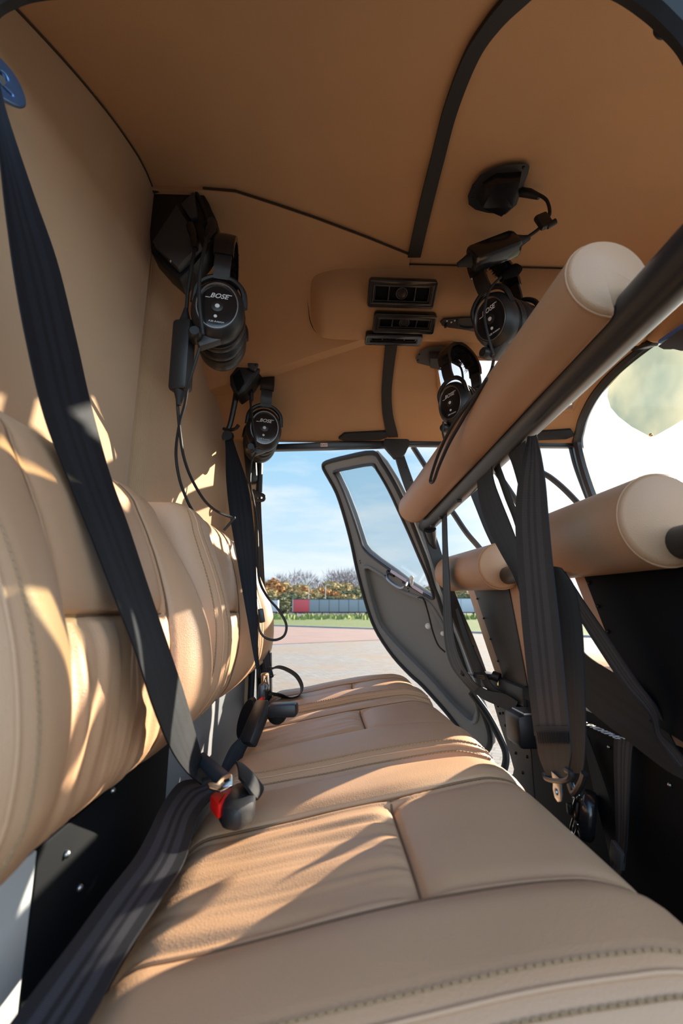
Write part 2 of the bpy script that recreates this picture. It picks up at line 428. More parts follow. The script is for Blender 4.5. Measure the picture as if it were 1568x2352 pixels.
BARK = mat('bark', (0.09, 0.07, 0.055), 0.9)
def leaf_mat(name, c, v=0.35): return mat(name, c, 0.9, 0.2, var=(1.2, v))
LEAFS = {'orange': leaf_mat('orange_leaves', (0.34, 0.16, 0.055)), 'yellow': leaf_mat('yellow_leaves', (0.31, 0.235, 0.10)), 'green': leaf_mat('green_leaves', (0.16, 0.16, 0.08)), 'bare': leaf_mat('bare_twigs', (0.20, 0.175, 0.175))}
def crown_mesh(seed, kind):
    r = random.Random(seed); mb = MB()
    blobs = [(Vector((r.uniform(-.5, .5), r.uniform(-.4, .4), r.uniform(-.2, .75))), r.uniform(.28, .5)) for _ in range(9)]
    for i in range(1500 if kind != 'bare' else 1100):
        c, br = r.choice(blobs)
        d = Vector((r.gauss(0, 1), r.gauss(0, 1), r.gauss(0, 1))).normalized()
        p = c + d * br * r.uniform(.5, 1.05)
        if kind == 'bare':
            q = p + (d + Vector((0, 0, .6))).normalized() * r.uniform(.12, .3); s = Vector((r.uniform(-1, 1), r.uniform(-1, 1), 0)) * .012
            mb.add([p - s, p + s, q], [(0, 1, 2)])
        else:
            x = Vector((r.uniform(-1, 1), r.uniform(-1, 1), r.uniform(-1, 1))).normalized() * r.uniform(.05, .11)
            y = x.cross(d).normalized() * r.uniform(.05, .10)
            mb.add([p - x, p + y, p + x, p - y], [(0, 1, 2, 3)])
    return mb
TREEPROTO = {}
def tree(u, vt, dist, w, kind, label, group):
    b = at(u, 1405, Y=dist); top = at(u, vt, Y=dist).z
    key = (kind, rng.randrange(2))
    t = thing('autumn_tree', label, 'tree', (b.x, b.y, 0), group)
    H = top / 2
    if key not in TREEPROTO:
        cr_ = crown_mesh(hash(kind) % 91 + key[1] if False else {'orange': 3, 'yellow': 13, 'green': 23, 'bare': 33}[kind] + key[1], kind).build('crown', LEAFS[kind], smooth=False)
        tb = MB()
        tb.tube([(0, 0, -1), (0.02, 0, -.4), (0, .02, .2)], [.05, .04, .02], 7)
        for q in range(7):
            a = q * .9; tb.tube([(0, 0, -.3 + q * .08), (.2 * math.cos(a), .2 * math.sin(a), .15 + q * .07), (.42 * math.cos(a), .42 * math.sin(a), .5 + q * .06)], [.022, .014, .005], 5)
        tr_ = tb.build('trunk', BARK)
        TREEPROTO[key] = (cr_, tr_); pair = (cr_, tr_)
    else:
        pair = []
        for o in TREEPROTO[key]:
            c = o.copy(); COL.objects.link(c); pair.append(c)
    M = Matrix.Diagonal((w, w, H, 1)); rz = Matrix.Rotation(rng.uniform(0, 6), 4, 'Z')
    for o in pair:
        o.parent = t; o.matrix_parent_inverse = Matrix(); o.matrix_local = Matrix.Translation((0, 0, H * (.9 if kind == 'bare' else .78))) @ (M if kind == 'bare' else Matrix.Diagonal((w * 1.35, w * 1.2, H * 1.12, 1))) @ rz
LB = {'orange': 'autumn tree with orange leaves behind the trailers', 'yellow': 'autumn tree with yellowing leaves behind the trailers', 'green': 'bushy green tree behind the trailers', 'bare': 'tall bare purplish-grey tree behind the trailers'}
TREES = [(590, 1322, 150, 6, 'bare'), (640, 1318, 152, 6, 'bare'), (700, 1312, 152, 7, 'bare'), (760, 1312, 150, 7, 'bare'), (800, 1306, 150, 7, 'bare'), (850, 1318, 150, 7, 'bare'), (880, 1312, 152, 6, 'bare'),
                             (632, 1328, 134, 4.0, 'orange'), (612, 1350, 130, 4, 'yellow'), (662, 1352, 128, 4, 'green'), (690, 1348, 132, 3.4, 'orange'), (722, 1344, 130, 5, 'yellow'), (757, 1350, 126, 3.6, 'orange'), (785, 1340, 130, 5, 'yellow'), (815, 1352, 126, 4, 'green'), (838, 1342, 130, 4, 'yellow'), (866, 1336, 134, 4.2, 'orange'), (680, 1366, 122, 3.5, 'green'), (740, 1364, 122, 4, 'green'), (800, 1362, 122, 4, 'yellow'), (645, 1372, 122, 3.6, 'green'), (596, 1362, 124, 4, 'green'), (672, 1336, 138, 5, 'yellow'), (706, 1356, 125, 4.5, 'yellow'), (772, 1334, 140, 6, 'yellow'), (826, 1362, 123, 4, 'green'), (850, 1350, 128, 4.5, 'yellow'), (618, 1338, 140, 5, 'orange'), (728, 1328, 146, 7, 'bare'), (668, 1322, 148, 7, 'bare'), (825, 1316, 148, 7, 'bare'), (785, 1312, 151, 7, 'bare'),
                             (1030, 1322, 150, 6, 'bare'), (1000, 1340, 132, 5, 'yellow'), (1050, 1345, 132, 5, 'yellow'), (1085, 1352, 128, 4, 'green')]
for i_, (u, vt, dist, w, kind) in enumerate(sorted(TREES, key=lambda q: -q[1])):
    dist = 130 + 5.0 * i_; w = w * dist / 140
    tree(u, vt, dist, w, kind, LB[kind], {'orange': 'orange trees', 'yellow': 'yellow trees', 'green': 'green trees', 'bare': 'bare trees'}[kind] + ' beyond the trailers')
for u, vt, lab in ((747, 1344, 'slim lamp post rising in front of the trees near the grey trailer middle'), (708, 1350, 'slim lamp post rising behind the red trailer section')):
    b = at(u, 1412, Y=112); tp = at(u, vt, Y=112)
    o = thing('lamp_post', lab, 'lamp post', (b.x, b.y, 0.09))
    MB().tube([(b.x, b.y, 0.09), (b.x, b.y, tp.z)], 0.08, 8).build('pole', LIGHTGREY, o)
    MB().tube([(b.x, b.y, tp.z), (b.x + .9, b.y, tp.z + .12)], [.09, .14], 8).build('lamp_head', LIGHTGREY, o)
# weeds along the foot of the trailers
wm = MB()
for i in range(700):
    p = at(rng.uniform(600, 1110), rng.uniform(1416, 1424), Z=0.09); h_ = rng.uniform(.25, .9)
    a = rng.uniform(0, 6); s = Vector((math.cos(a), math.sin(a), 0)) * rng.uniform(.15, .5)
    wm.add([p - s, p + s, p + s * .3 + Vector((0, 0, h_)), p - s * .4 + Vector((0, 0, h_ * .8))], [(0, 1, 2, 3)])
tag(wm.build('weeds', mat('weeds', (0.16, 0.20, 0.05), 0.9, var=(1.0, 0.4)), smooth=False), 'low weeds growing along the foot of the trailers', 'weeds', kind='stuff')

# ------------------------------------------------------------------ cabin shell
WIN = (0.312, 0.80, 1.085, 1.215)                            # roof light: x0, x1, y0, y1
def front_edge(y): return 0.765 + max(0.0, (1.22 - y)) * 0.42
mb = MB(); rows = []
NX, NY = 130, 104
ys = [0.30 + 1.02 * i / NY for i in range(NY + 1)]
for y in ys:
    xf = front_edge(y); rows.append([Vector((-0.425 + (xf + 0.425) * j / NX, y, arch(y))) for j in range(NX + 1)])
o_, m_ = 0, NX + 1
verts = [p for r in rows for p in r]; faces = []
for i in range(NY):
    for j in range(NX):
        c = (rows[i][j] + rows[i + 1][j + 1]) / 2
        if WIN[0] + (1.15 - c.y) * -0.35 < c.x < WIN[1] - .08 and WIN[2] < c.y < WIN[3]: continue
        faces.append((i * m_ + j, i * m_ + j + 1, (i + 1) * m_ + j + 1, (i + 1) * m_ + j))
mb.add(verts, faces)
ceil_o = struct(mb.build('ceiling', HEADLINER), 'tan cloth headliner')
sd = ceil_o.modifiers.new('thickness', 'SOLIDIFY'); sd.thickness = 0.02; sd.offset = -1.0 if ceil_o.data.polygons[0].normal.z < 0 else 1.0
# roof light
wrim = [Vector((WIN[0] + (1.15 - y) * -0.35 if s == 0 else WIN[1] - .08, y, arch(y))) for s, y in ((0, WIN[2]), (0, (WIN[2] + WIN[3]) / 2), (0, WIN[3]), (1, WIN[3]), (1, (WIN[2] + WIN[3]) / 2), (1, WIN[2]))]
struct(MB().tube(wrim, 0.006, 8, closed=True).build('trim_window', HEADLINER))
struct(MB().add([p + Vector((0, 0, .012)) for p in wrim], [(0, 1, 4, 5), (1, 2, 3, 4)]).build('window_1', GLASS, smooth=False), 'clear roof light in the headliner')

# rear bulkhead: smooth cloth panel towards the near door, ribbed cloth beyond the corner
def wall_rows(prof, z0, top_extra=0.0, n=24):
    rows = []
    for x, y in prof:
        zt = arch(y) + 0.012
        rows.append([Vector((x, y, lerp(z0, zt, k / n))) for k in range(n + 1)])
    return rows
near = [(-0.410, 0.30), (-0.382, 0.40), (-0.366, 0.50), (-0.351, 0.60), (-0.340, 0.69), (-0.336, 0.745), (-0.338, 0.762), (-0.346, 0.775), (-0.358, 0.780), (-0.375, 0.781)]
struct(MB().grid(wall_rows(near, 1.05)).build('wall_rear', FABRIC), 'tan cloth rear bulkhead panel')
far = [(-0.380, 0.779), (-0.362, 0.786), (-0.348, 0.80), (-0.338, 0.83), (-0.331, 0.88), (-0.326, 0.95), (-0.320, 1.05), (-0.312, 1.17), (-0.302, 1.26), (-0.292, 1.32)]
struct(MB().grid(wall_rows(far, 1.05)).build('wall_back', RIBBED), 'tan ribbed cloth bulkhead column')
# cloth return beside the far rear door post
pl = [(-0.300, 1.2), (-0.205, 1.2), (-0.205, 2.10), (-0.235, 2.135), (-0.300, 2.145)]
struct(MB().prism([Vector((x, 1.318, z)) for x, z in pl], (0, 1, 0), 0.02, 0.004).build('wall_left', FABRIC), 'tan cloth side panel behind the far door')
struct(MB().tube(catmull([(-0.200, 1.322, 1.2), (-0.197, 1.322, 1.6), (-0.197, 1.32, 1.95), (-0.20, 1.318, 2.10)], 6), 0.009, 8).build('trim_rear_door_post', RUBBER))

# raised rear overhead panel between the seam and the ridge
sx = [(-0.345, 0.735), (-0.24, 0.736), (-0.18, 0.739), (-0.10, 0.762), (-0.02, 0.786), (0.08, 0.818), (0.182, 0.852)]
RD = 0.042                                                   # the panel hangs this far below the headliner at its ridge
rp_ = [on_ceiling(u, v, RD) for u, v in ((500, 889), (545, 875), (620, 850), (720, 815), (830, 780), (900, 757))]
rx = [(-0.345, rp_[0].y + (rp_[0].x + .345) * .35)] + [(p.x, p.y) for p in rp_]
def itp(tab, x):
    for (a, b), (c, d) in zip(tab, tab[1:]):
        if a <= x <= c: return b + (d - b) * (x - a) / (c - a)
    return tab[0][1] if x < tab[0][0] else tab[-1][1]
rows = []
for i in range(61):
    x = -0.345 + 0.527 * i / 60; a, b = itp(sx, x), itp(rx, x); col = []
    for k in range(-1, 36):
        kk = min(max(k, 0), 32); y = lerp(a, b, kk / 32)
        d = 0.0 if k == -1 else lerp(0.007, RD, (kk / 32) ** 1.3)
        if k > 32: y += (k - 32) * .018; d = RD * (1 - (k - 32) / 3)
        col.append(Vector((x, y, arch(y) - d)))
    rows.append(col)
struct(MB().grid(rows).build('trim_overhead_panel', HEADLINER, angle=25), 'raised tan panel of the headliner above the bulkhead')
struct(MB().tube([Vector((x, y - .001, arch(y) - 0.003)) for x, y in sx[1:]], 0.0022, 6).build('trim_seam', SEAMCLOTH))
# piping in the corner between bulkhead and headliner
struct(MB().tube([Vector((itp([(-.6, -.41), (.30, -.409), (.40, -.381), (.50, -.365), (.60, -.350), (.69, -.339), (.76, -.335)], y), y, arch(y) - 0.002)) for y in [0.31 + .43 * i / 14 for i in range(15)]], 0.0018, 6).build('trim_corner', SEAMCLOTH))

# black roof bow over the door post, interrupted by the duct
for nm, ed in (('trim_roof_bow', [(1158, -8, 1222, -8), (1112, 50, 1150, 60), (1063, 130, 1098, 135), (1018, 250, 1050, 255), (990, 360, 1021, 362), (960, 480, 991, 480), (936, 590, 965, 590)]),
               ('trim_side_bow', [(886, 780, 914, 780), (880, 840, 905, 840), (876, 900, 899, 900), (878, 950, 902, 950), (886, 992, 912, 992), (890, 1004, 914, 1003)])):
    L = catmull([on_ceiling(a, b, .006) for a, b, c, d in ed], 6); Q = catmull([on_ceiling(c, d, .006) for a, b, c, d in ed], 6)
    struct(strap(L, Q, .006, 4).build(nm, RUBBER))
# near door opening: black seal round the top of the opening the picture is taken through
def seal(name, pts, r=.013):
    return struct(MB().tube(catmull(pts, 6), r, 8).build(name, RUBBER))
seal('trim_near_door_rear', [at(-120, 200, Y=.32), at(-80, 80, Y=.32), at(-36, 14, Y=.33), at(20, -20, Y=.33), at(90, -38, Y=.33), at(260, -54, Y=.32)], .012)
seal('trim_near_door_front', [at(1380, -60, Y=.33), at(1440, -35, Y=.33), at(1500, 5, Y=.33), at(1545, 45, Y=.33), at(1600, 110, Y=.33), at(1650, 230, Y=.33), at(1690, 430, Y=.33), at(1710, 700, Y=.33), at(1720, 1000, Y=.33), at(1730, 1500, Y=.33)], .014)
seal('trim_near_header', [Vector((-.42, .305, arch(.305) - .004)), Vector((0, .305, arch(.305) - .004)), Vector((.45, .305, arch(.305) - .004)), Vector((.98, .305, arch(.305) - .004))], .012)
hk = thing('coat_hook', 'small black hook hanging from the near door frame corner', 'hook', at(1510, 20, Y=.345))
MB().tube(catmull([at(1512, 5, Y=.345), at(1512, 45, Y=.345), at(1508, 70, Y=.345), at(1520, 82, Y=.345), at(1535, 70, Y=.345)], 5), .0035, 8).build('hook', RUBBER, hk)
MB().box(at(1520, 20, Y=.345), (.022, .012, .02), bev=.003).build('mount', RUBBER, hk)

# far door opening: header rail, gusset, posts, grab recesses
def beam(name, pts, m=FRAMEBLUE, n=(0, 1, 0), th=.022, bev=.003, Y=1.312):
    return struct(MB().prism([at(u, v, Y=Y) for u, v in pts], n, th, bev).build(name, m))
beam('trim_door_header', [(585, 1021), (760, 1015), (890, 1010), (890, 1026), (760, 1029), (585, 1034)])
beam('trim_front_door_header', [(935, 1010), (1140, 1008), (1330, 1000), (1330, 1026), (1140, 1024), (935, 1022)])
beam('trim_gusset', [(878, 1019), (888, 1000), (898, 980), (906, 980), (916, 998), (940, 1010), (941, 1022), (930, 1038), (924, 1052), (906, 1052), (893, 1036)], PANELGREY, th=.02, Y=1.306)
for nm, q in (('trim_grab_recess', [(776, 1009), (790, 998), (886, 993), (890, 1006), (872, 1012), (790, 1014)]), ('trim_front_grab_recess', [(1218, 1008), (1236, 994), (1312, 989), (1320, 1002), (1300, 1010), (1232, 1013)])):
    struct(MB().prism([on_ceiling(u, v, .012) for u, v in q], (0, .35, .8), .02, .003).build(nm, RUBBER))
post = [(906, 1045, 926, 1045, 1.318), (918, 1085, 940, 1085, 1.318), (932, 1125, 955, 1125, 1.32), (952, 1175, 975, 1172, 1.322), (972, 1225, 996, 1222, 1.325), (990, 1280, 1014, 1276, 1.328), (1008, 1340, 1034, 1336, 1.332), (1032, 1405, 1058, 1400, 1.336), (1058, 1470, 1086, 1464, 1.34), (1084, 1540, 1112, 1534, 1.344), (1098, 1580, 1124, 1572, 1.346)]
L, Q = strap_rows(post, 'Y', 4)
struct(strap(L, Q, .016, 4).build('trim_door_post', PANELGREY, angle=30), 'dark riveted post between the two far doors')
rv = MB()
for i in range(14):
    k = 3 + i * 3
    if k < len(L): rv.ball(L[k].lerp(Q[k], .75) - Vector((0, .009, 0)), .0022, 5)
struct(rv.build('trim_door_post_rivets', BLACK))

# windscreen frame and front corner post
wf = [on_ceiling(u, v) for u, v in ((1568, 735), (1500, 782), (1440, 828), (1395, 870), (1362, 912), (1340, 955), (1330, 990))] + [at(u, v, Y=1.30) for u, v in ((1326, 1015), (1332, 1050), (1345, 1095), (1364, 1148), (1395, 1215), (1430, 1290))]
struct(MB().tube(catmull(wf, 5), .015, 8).build('trim_windscreen', FRAMEBLUE))
struct(MB().tube(catmull([at(u, v, Y=1.335) for u, v in ((1312, 1025), (1322, 1065), (1338, 1110), (1356, 1155), (1380, 1210))], 5), .010, 8).build('trim_front_post', FRAMEBLUE))
for k, pts in enumerate([[(1180, 1028), (1205, 1052), (1236, 1080), (1265, 1098), (1300, 1128), (1340, 1172), (1375, 1225), (1410, 1290)], [(948, 1026), (985, 1085), (1022, 1150), (1045, 1185), (1072, 1225), (1108, 1268), (1140, 1320), (1175, 1390)], [(1104, 1026), (1130, 1070), (1165, 1120), (1200, 1175), (1235, 1240)]]):
    struct(MB().tube(catmull([at(u, v, Y=1.40) for u, v in pts], 6), .011, 8, squash=.8).build('trim_front_door_frame', FRAMEBLUE))
wr = []
for i in range(13):
    y = 0.30 + 1.0 * i / 12; xf = front_edge(y); wr.append([Vector((xf + (0.62 * k / 8) ** .9, y, lerp(arch(y), 1.35, (k / 8) ** 1.25))) for k in range(9)])
struct(MB().grid(wr).build('window_2', GLASS), 'clear curved windscreen')

# floor, sill
struct(MB().prism([Vector(p) for p in ((-.42, .30, 1.0), (.9, .30, 1.0), (.9, 1.37, 1.0), (-.42, 1.37, 1.0))], (0, 0, -1), .03).build('floor', PANELBLACK, smooth=False), 'dark cabin floor')
struct(MB().tube(catmull([at(1082, 1590, Y=1.36), at(1118, 1640, Y=1.36), at(1150, 1700, Y=1.352), at(1162, 1735, Y=1.34), at(1155, 1772, Y=1.34), at(1130, 1800, Y=1.345), at(1080, 1830, Y=1.35)], 6), .010, 8).build('trim_sill_seal', RUBBER))

# the rest of the helicopter's own body round the cabin: belly, baggage bay and engine deck
struct(MB().box((-.55, .835, .74), (3.6, 1.06, .46), bev=.12).build('wall_belly', PANELGREY), 'lower fuselage under the cabin floor')
struct(MB().box((-1.55, .82, 1.72), (2.2, 1.00, 1.36), bev=.15).build('wall_baggage_bay', PANELGREY), 'fuselage behind the rear bulkhead')
struct(MB().box((-1.25, .74, 2.72), (3.0, .62, .50), bev=.12).build('roof_engine_deck', PANELGREY), 'engine deck above the cabin roof')
# ------------------------------------------------------------------ rear bench seats
def prof(L, r0, r1, H, n, nq=7):
    """across a pad: (position, drop) from skirt over rolled edge to rolled edge and skirt"""
    out = [(0, H), (0, lerp(H, r0, .5)), (0, r0)]
    out += [(r0 * (1 - math.cos(a)), r0 * (1 - math.sin(a))) for a in [math.pi / 2 * i / nq for i in range(1, nq)]]
    out += [(lerp(r0, L - r1, i / n), 0.0) for i in range(n + 1)]
    out += [(L - r1 * (1 - math.cos(a)), r1 * (1 - math.sin(a))) for a in [math.pi / 2 * i / nq for i in range(nq - 1, 0, -1)]]
    out += [(L, r1), (L, lerp(H, r1, .5)), (L, H)]
    return out
def gauss(d, w): return math.exp(-(d / w) ** 2)
def sstep(x): x = min(1, max(0, x)); return x * x * (3 - 2 * x)
class Pad:
    """an upholstered pad: La long, Lb wide, base(a) its profile height, with two bolster seams, a cross seam and gathers"""
    def __init__(s, La, Lb, H, base, ra, rb, seams, cross, crown, gath, gdir, M, round_p=.05, seed=0, corner=.03, bulge=(0, 0)):
        s.__dict__.update(locals())
    def h(s, a, b):
        qa, qb = a / s.La, b / s.Lb
        z = s.base(a) + s.crown * (1 - (2 * qa - 1) ** 2) * (1 - (2 * qb - 1) ** 4)
        b0, b1 = s.seams[0](a), s.seams[1](a)
        for d in (b - b0, b - b1):
            z -= .0058 * gauss(d, .0026) + .0055 * gauss(d, .014)
        if s.bulge[0] or s.bulge[1]:
            va = sstep(a / .07) * sstep((s.La - .03 - a) / .17)
            if b < b0: z += s.bulge[0] * va * math.sin(math.pi * min(1, (b0 - b) / b0 * .85)) 
            if b > b1: z += s.bulge[1] * va * math.sin(math.pi * min(1, (b - b1) / (s.Lb - b1) * .75))
        inside = sstep((b - b0) / .012) * sstep((b1 - b) / .012)
        z -= inside * .006
        dc = a - s.cross
        z -= inside * (.0058 * gauss(dc, .0026) + .005 * gauss(dc, .013))
        g = dc * s.gdir                                       # gathers run away from the cross seam
        if g > 0 and inside > 0:
            fade = inside * (sstep(g / .006)) * (math.exp(-g / .11) * .8 + .25)
            n1 = noise.noise(Vector((b * 52, g * 5.0, s.seed))); n2 = noise.noise(Vector((b * 110, g * 7, s.seed + 9)))
            n3 = noise.noise(Vector((b * 24 + g * 10, g * 9, s.seed + 4)))
            z += fade * s.gath * (n1 * 1.0 + n2 * .45 + n3 * .9)
        z += .0012 * noise.noise(Vector((a * 14, b * 14, s.seed + 2)))
        return z
    def point(s, pa, pb):
        (a, da), (b, db) = pa, pb
        drop = (da ** 3 + db ** 3) ** (1 / 3)
        if max(da, db) >= s.H * .98: drop = s.H
        drop = min(drop, s.H)
        qa, qb = 2 * a / s.La - 1, 2 * b / s.Lb - 1
        aa = s.La / 2 + (a - s.La / 2) * (1 - s.corner * qb ** 6)
        bb = s.Lb / 2 + (b - s.Lb / 2) * (1 - s.corner * qa ** 6)
        return s.M @ Vector((aa, bb, s.h(a, b) - drop))
    def mesh(s, na=150, nb=160):
        A, B = prof(s.La, s.ra, s.ra, s.H, na), prof(s.Lb, s.rb, s.rb, s.H, nb)
        return MB().grid([[s.point(p, q) for q in B] for p in A])
    def stitches(s, b_ang, a0, a1, n, side=0, skew=0.0):
        """row of little thread stitches along an edge roll"""
        mb = MB(); ang = b_ang
        pos = s.rb * (1 - math.cos(ang)); dr = s.rb * (1 - math.sin(ang))
        b = pos if side == 0 else s.Lb - pos
        def P(a):
            k = 0.0
            # follow the end rolls
            da = 0
            if a < s.ra: da = s.ra - math.sqrt(max(0, s.ra ** 2 - (s.ra - a) ** 2))
            if a > s.La - s.ra: da = s.ra - math.sqrt(max(0, s.ra ** 2 - (a - s.La + s.ra) ** 2))
            return s.point((a, da), (b, dr))
        for i in range(n):
            a = lerp(a0, a1, i / n); c = a + (a1 - a0) / n * .62
            p, q = P(a), P(c); m = s.M @ Vector((s.La / 2, s.Lb / 2, -.05))
            up = (p - m).normalized() * .0006
            mb.tube([p - up * .6, p + up, q + up, q - up * .6], .0011, 5)
        return mb
    def seam_lines(s):
        mb = MB(); up = s.M.col[2].to_3d().normalized() * .0014
        for k in (0, 1):
            pts = []
            for i in range(60):
                a = lerp(s.ra * .35, s.La - s.ra * .35, i / 59); da = 0
                if a < s.ra: da = s.ra - math.sqrt(max(0, s.ra ** 2 - (s.ra - a) ** 2))
                if a > s.La - s.ra: da = s.ra - math.sqrt(max(0, s.ra ** 2 - (a - s.La + s.ra) ** 2))
                pts.append(s.point((a, da), (s.seams[k](a), 0)) + up * 2.6)
            mb.tube(pts, .0013, 6)
        b0, b1 = s.seams[0](s.cross), s.seams[1](s.cross)
        mb.tube([s.point((s.cross, 0), (lerp(b0, b1, i / 30), 0)) + up * .5 for i in range(31)], .0013, 6)
        return mb
    def welt(s, b_ang, a0, a1, side=0):
        pos = s.rb * (1 - math.cos(b_ang)); dr = s.rb * (1 - math.sin(b_ang)); b = pos if side == 0 else s.Lb - pos
        pts = []
        for i in range(40):
            a = lerp(a0, a1, i / 39); da = 0
            if a < s.ra: da = s.ra - math.sqrt(max(0, s.ra ** 2 - (s.ra - a) ** 2))
            if a > s.La - s.ra: da = s.ra - math.sqrt(max(0, s.ra ** 2 - (a - s.La + s.ra) ** 2))
            pts.append(s.point((a, da), (b, dr)))
        return MB().tube(pts, .0016, 6)

def table(tab):
    def f(a):
        if a <= tab[0][0]: return tab[0][1]
        for i in range(len(tab) - 1):
            if tab[i][0] <= a <= tab[i + 1][0]:
                t = (a - tab[i][0]) / (tab[i + 1][0] - tab[i][0])
                p0 = tab[max(i - 1, 0)][1]; p1 = tab[i][1]; p2 = tab[i + 1][1]; p3 = tab[min(i + 2, len(tab) - 1)][1]
                return .5 * (2 * p1 + (p2 - p0) * t + (2 * p0 - 5 * p1 + 4 * p2 - p3) * t * t + (3 * p1 - p0 - 3 * p2 + p3) * t ** 3)
        return tab[-1][1]
    return f
back_h = table([(0, -.188), (.045, -.178), (.09, -.174), (.13, -.178), (.17, -.187), (.22, -.201), (.256, -.215), (.31, -.238), (.345, -.254)])
BACK_M = Matrix(((0, 0, 1, 0), (0, 1, 0, 0), (1, 0, 0, 0), (0, 0, 0, 1)))   # local a -> Z, b -> Y, height -> X
def seat(y0, y1, by0, by1, label, seed, s0, s1, cz=0.0, upright=0.0):
    w = y1 - y0
    t = thing('rear_seat', label, 'seat', (0.05, (y0 + y1) / 2, 1.28), 'rear bench seats')
    La = .405
    def base(a): return lerp(1.368, 1.412, sstep(a / La * 1.05)) + cz - .010 * sstep((a - La + .07) / .07)
    M = Matrix.Translation((-.152, y0, 0))
    p = Pad(La, w, .13, base, .038, .034, (lambda a: s0 - y0 + .004 * math.sin(a * 7), lambda a: s1 - y0 + .05 * sstep((a - .22) / .2)), .225, .012, .0042, -1, M, seed=seed, corner=.035)
    c = p.mesh().build('cushion', LEATHER, t, angle=80)
    p.stitches(R(78), .012, La - .012, 72).build('stitching', STITCH, c)
    p.stitches(R(46), .012, La - .012, 72).build('stitching', STITCH, c)
    p.seam_lines().build('seam', SEAMLEATHER, c)
    p.welt(R(62), .010, La - .010).build('welt', LEATHER, c)
    bw = by1 - by0
    M = Matrix.Translation((0, by0, 1.425)) @ BACK_M
    q = Pad(.345, bw, .10, lambda a: back_h(a) + upright * (max(0, a) / .345) ** 1.5, .036, .042, (lambda a: .096 + .010 * math.sin(a * 9), lambda a: bw - .095 - .02 * sstep((.2 - a) / .2)), .170, .004, .0060, -1, M, seed=seed + 30, corner=.05, bulge=(.022, .026))
    b = q.mesh(150, 150).build('backrest', LEATHER, t, angle=80)
    q.stitches(R(80), .012, .333, 62).build('stitching', STITCH, b)
    q.stitches(R(52), .012, .333, 62).build('stitching', STITCH, b)
    q.seam_lines().build('seam', SEAMLEATHER, b)
    q.welt(R(66), .010, .335).build('welt', LEATHER, b)
    return t
seat(.268, .668, .235, .672, 'tan leather rear seat nearest the camera with sun patches on its cushion', 1, .366, .545)
seat(.674, 1.062, .680, 1.055, 'middle tan leather rear seat behind the short buckle stalk', 2, .812, .985, .004, .048)
seat(1.068, 1.372, 1.062, 1.340, 'far tan leather rear seat beside the open door', 3, 1.160, 1.265, .010, .045)

MIDGREY = mat('mid_grey_metal', (0.16, 0.16, 0.165), 0.5, 0.4)
fr = thing('bench_frame', 'black and grey metal bench frame showing in the gap under the backrests', 'seat frame', (-.2, .75, 1.0))
MB().prism([Vector(p) for p in ((-.215, .405, 1.0), (-.215, .400, 1.423), (-.215, .70, 1.423), (-.215, .70, 1.0))], (-1, 0, 0), .012, .002).build('rear_panel', PANELBLACK, fr)
MB().prism([Vector(p) for p in ((-.215, .16, 1.0), (-.215, .16, 1.423), (-.215, .398, 1.423), (-.215, .403, 1.0))], (-1, 0, 0), .012, .002).build('side_bracket', LIGHTGREY, fr)
MB().prism([Vector(p) for p in ((-.215, .702, 1.0), (-.215, .702, 1.423), (-.215, 1.33, 1.423), (-.215, 1.33, 1.0))], (-1, 0, 0), .012, .002).build('grey_panel', MIDGREY, fr)
MB().box((.03, .82, 1.12), (.30, 1.05, .20), bev=.01).build('base_box', PANELBLACK, fr)
for y, z in ((.44, 1.40), (.52, 1.42), (.60, 1.43), (.47, 1.36)): MB().ball((-.214, y, z), .0032, 5).build('rivet', STEEL, fr)
# ------------------------------------------------------------------ flat plates with holes
def plate(outlines, M, th, bev=0.0, res=2):
    """2-D outlines (first solid, others holes) filled, thickened about the plane of M"""
    cu = bpy.data.curves.new('outline', 'CURVE'); cu.dimensions = '2D'; cu.fill_mode = 'BOTH'
    cu.extrude = th / 2 - bev; cu.bevel_depth = bev; cu.bevel_resolution = res
    for pts in outlines:
        sp = cu.splines.new('POLY'); sp.points.add(len(pts) - 1); sp.use_cyclic_u = True
        for q, p in zip(sp.points, pts): q.co = (p[0], p[1], 0, 1)
    ob = bpy.data.objects.new('outline', cu); COL.objects.link(ob); bpy.context.view_layer.update()
    me = bpy.data.meshes.new_from_object(ob.evaluated_get(bpy.context.evaluated_depsgraph_get()))
    mb = MB(); mb.add([M @ v.co for v in me.vertices], [tuple(p.vertices) for p in me.polygons])
    bpy.data.objects.remove(ob); bpy.data.curves.remove(cu); bpy.data.meshes.remove(me)
    return mb
def circle2(cx, cy, r, n=16, sx=1, sy=1): return [(cx + r * sx * math.cos(2 * math.pi * i / n), cy + r * sy * math.sin(2 * math.pi * i / n)) for i in range(n)]
def slot2(cx, cy, w, h, n=8):
    r = h / 2; return [(cx + w / 2 - r + r * math.cos(a), cy + r * math.sin(a)) for a in [-math.pi / 2 + math.pi * i / n for i in range(n + 1)]] + \
                      [(cx - w / 2 + r + r * math.cos(a), cy + r * math.sin(a)) for a in [math.pi / 2 + math.pi * i / n for i in range(n + 1)]]
def rrect2(cx, cy, w, h, r, n=5):
    out = []
    for sx_, sy_, a0 in ((1, 1, 0), (-1, 1, 90), (-1, -1, 180), (1, -1, 270)):
        for i in range(n + 1):
            a = R(a0 + 90 * i / n); out.append((cx + sx_ * (w / 2 - r) + r * math.cos(a), cy + sy_ * (h / 2 - r) + r * math.sin(a)))
    return out
def smooth2(pts, n=4): return [(p.x, p.y) for p in catmull([(a, b, 0) for a, b in pts], n, closed=True)]

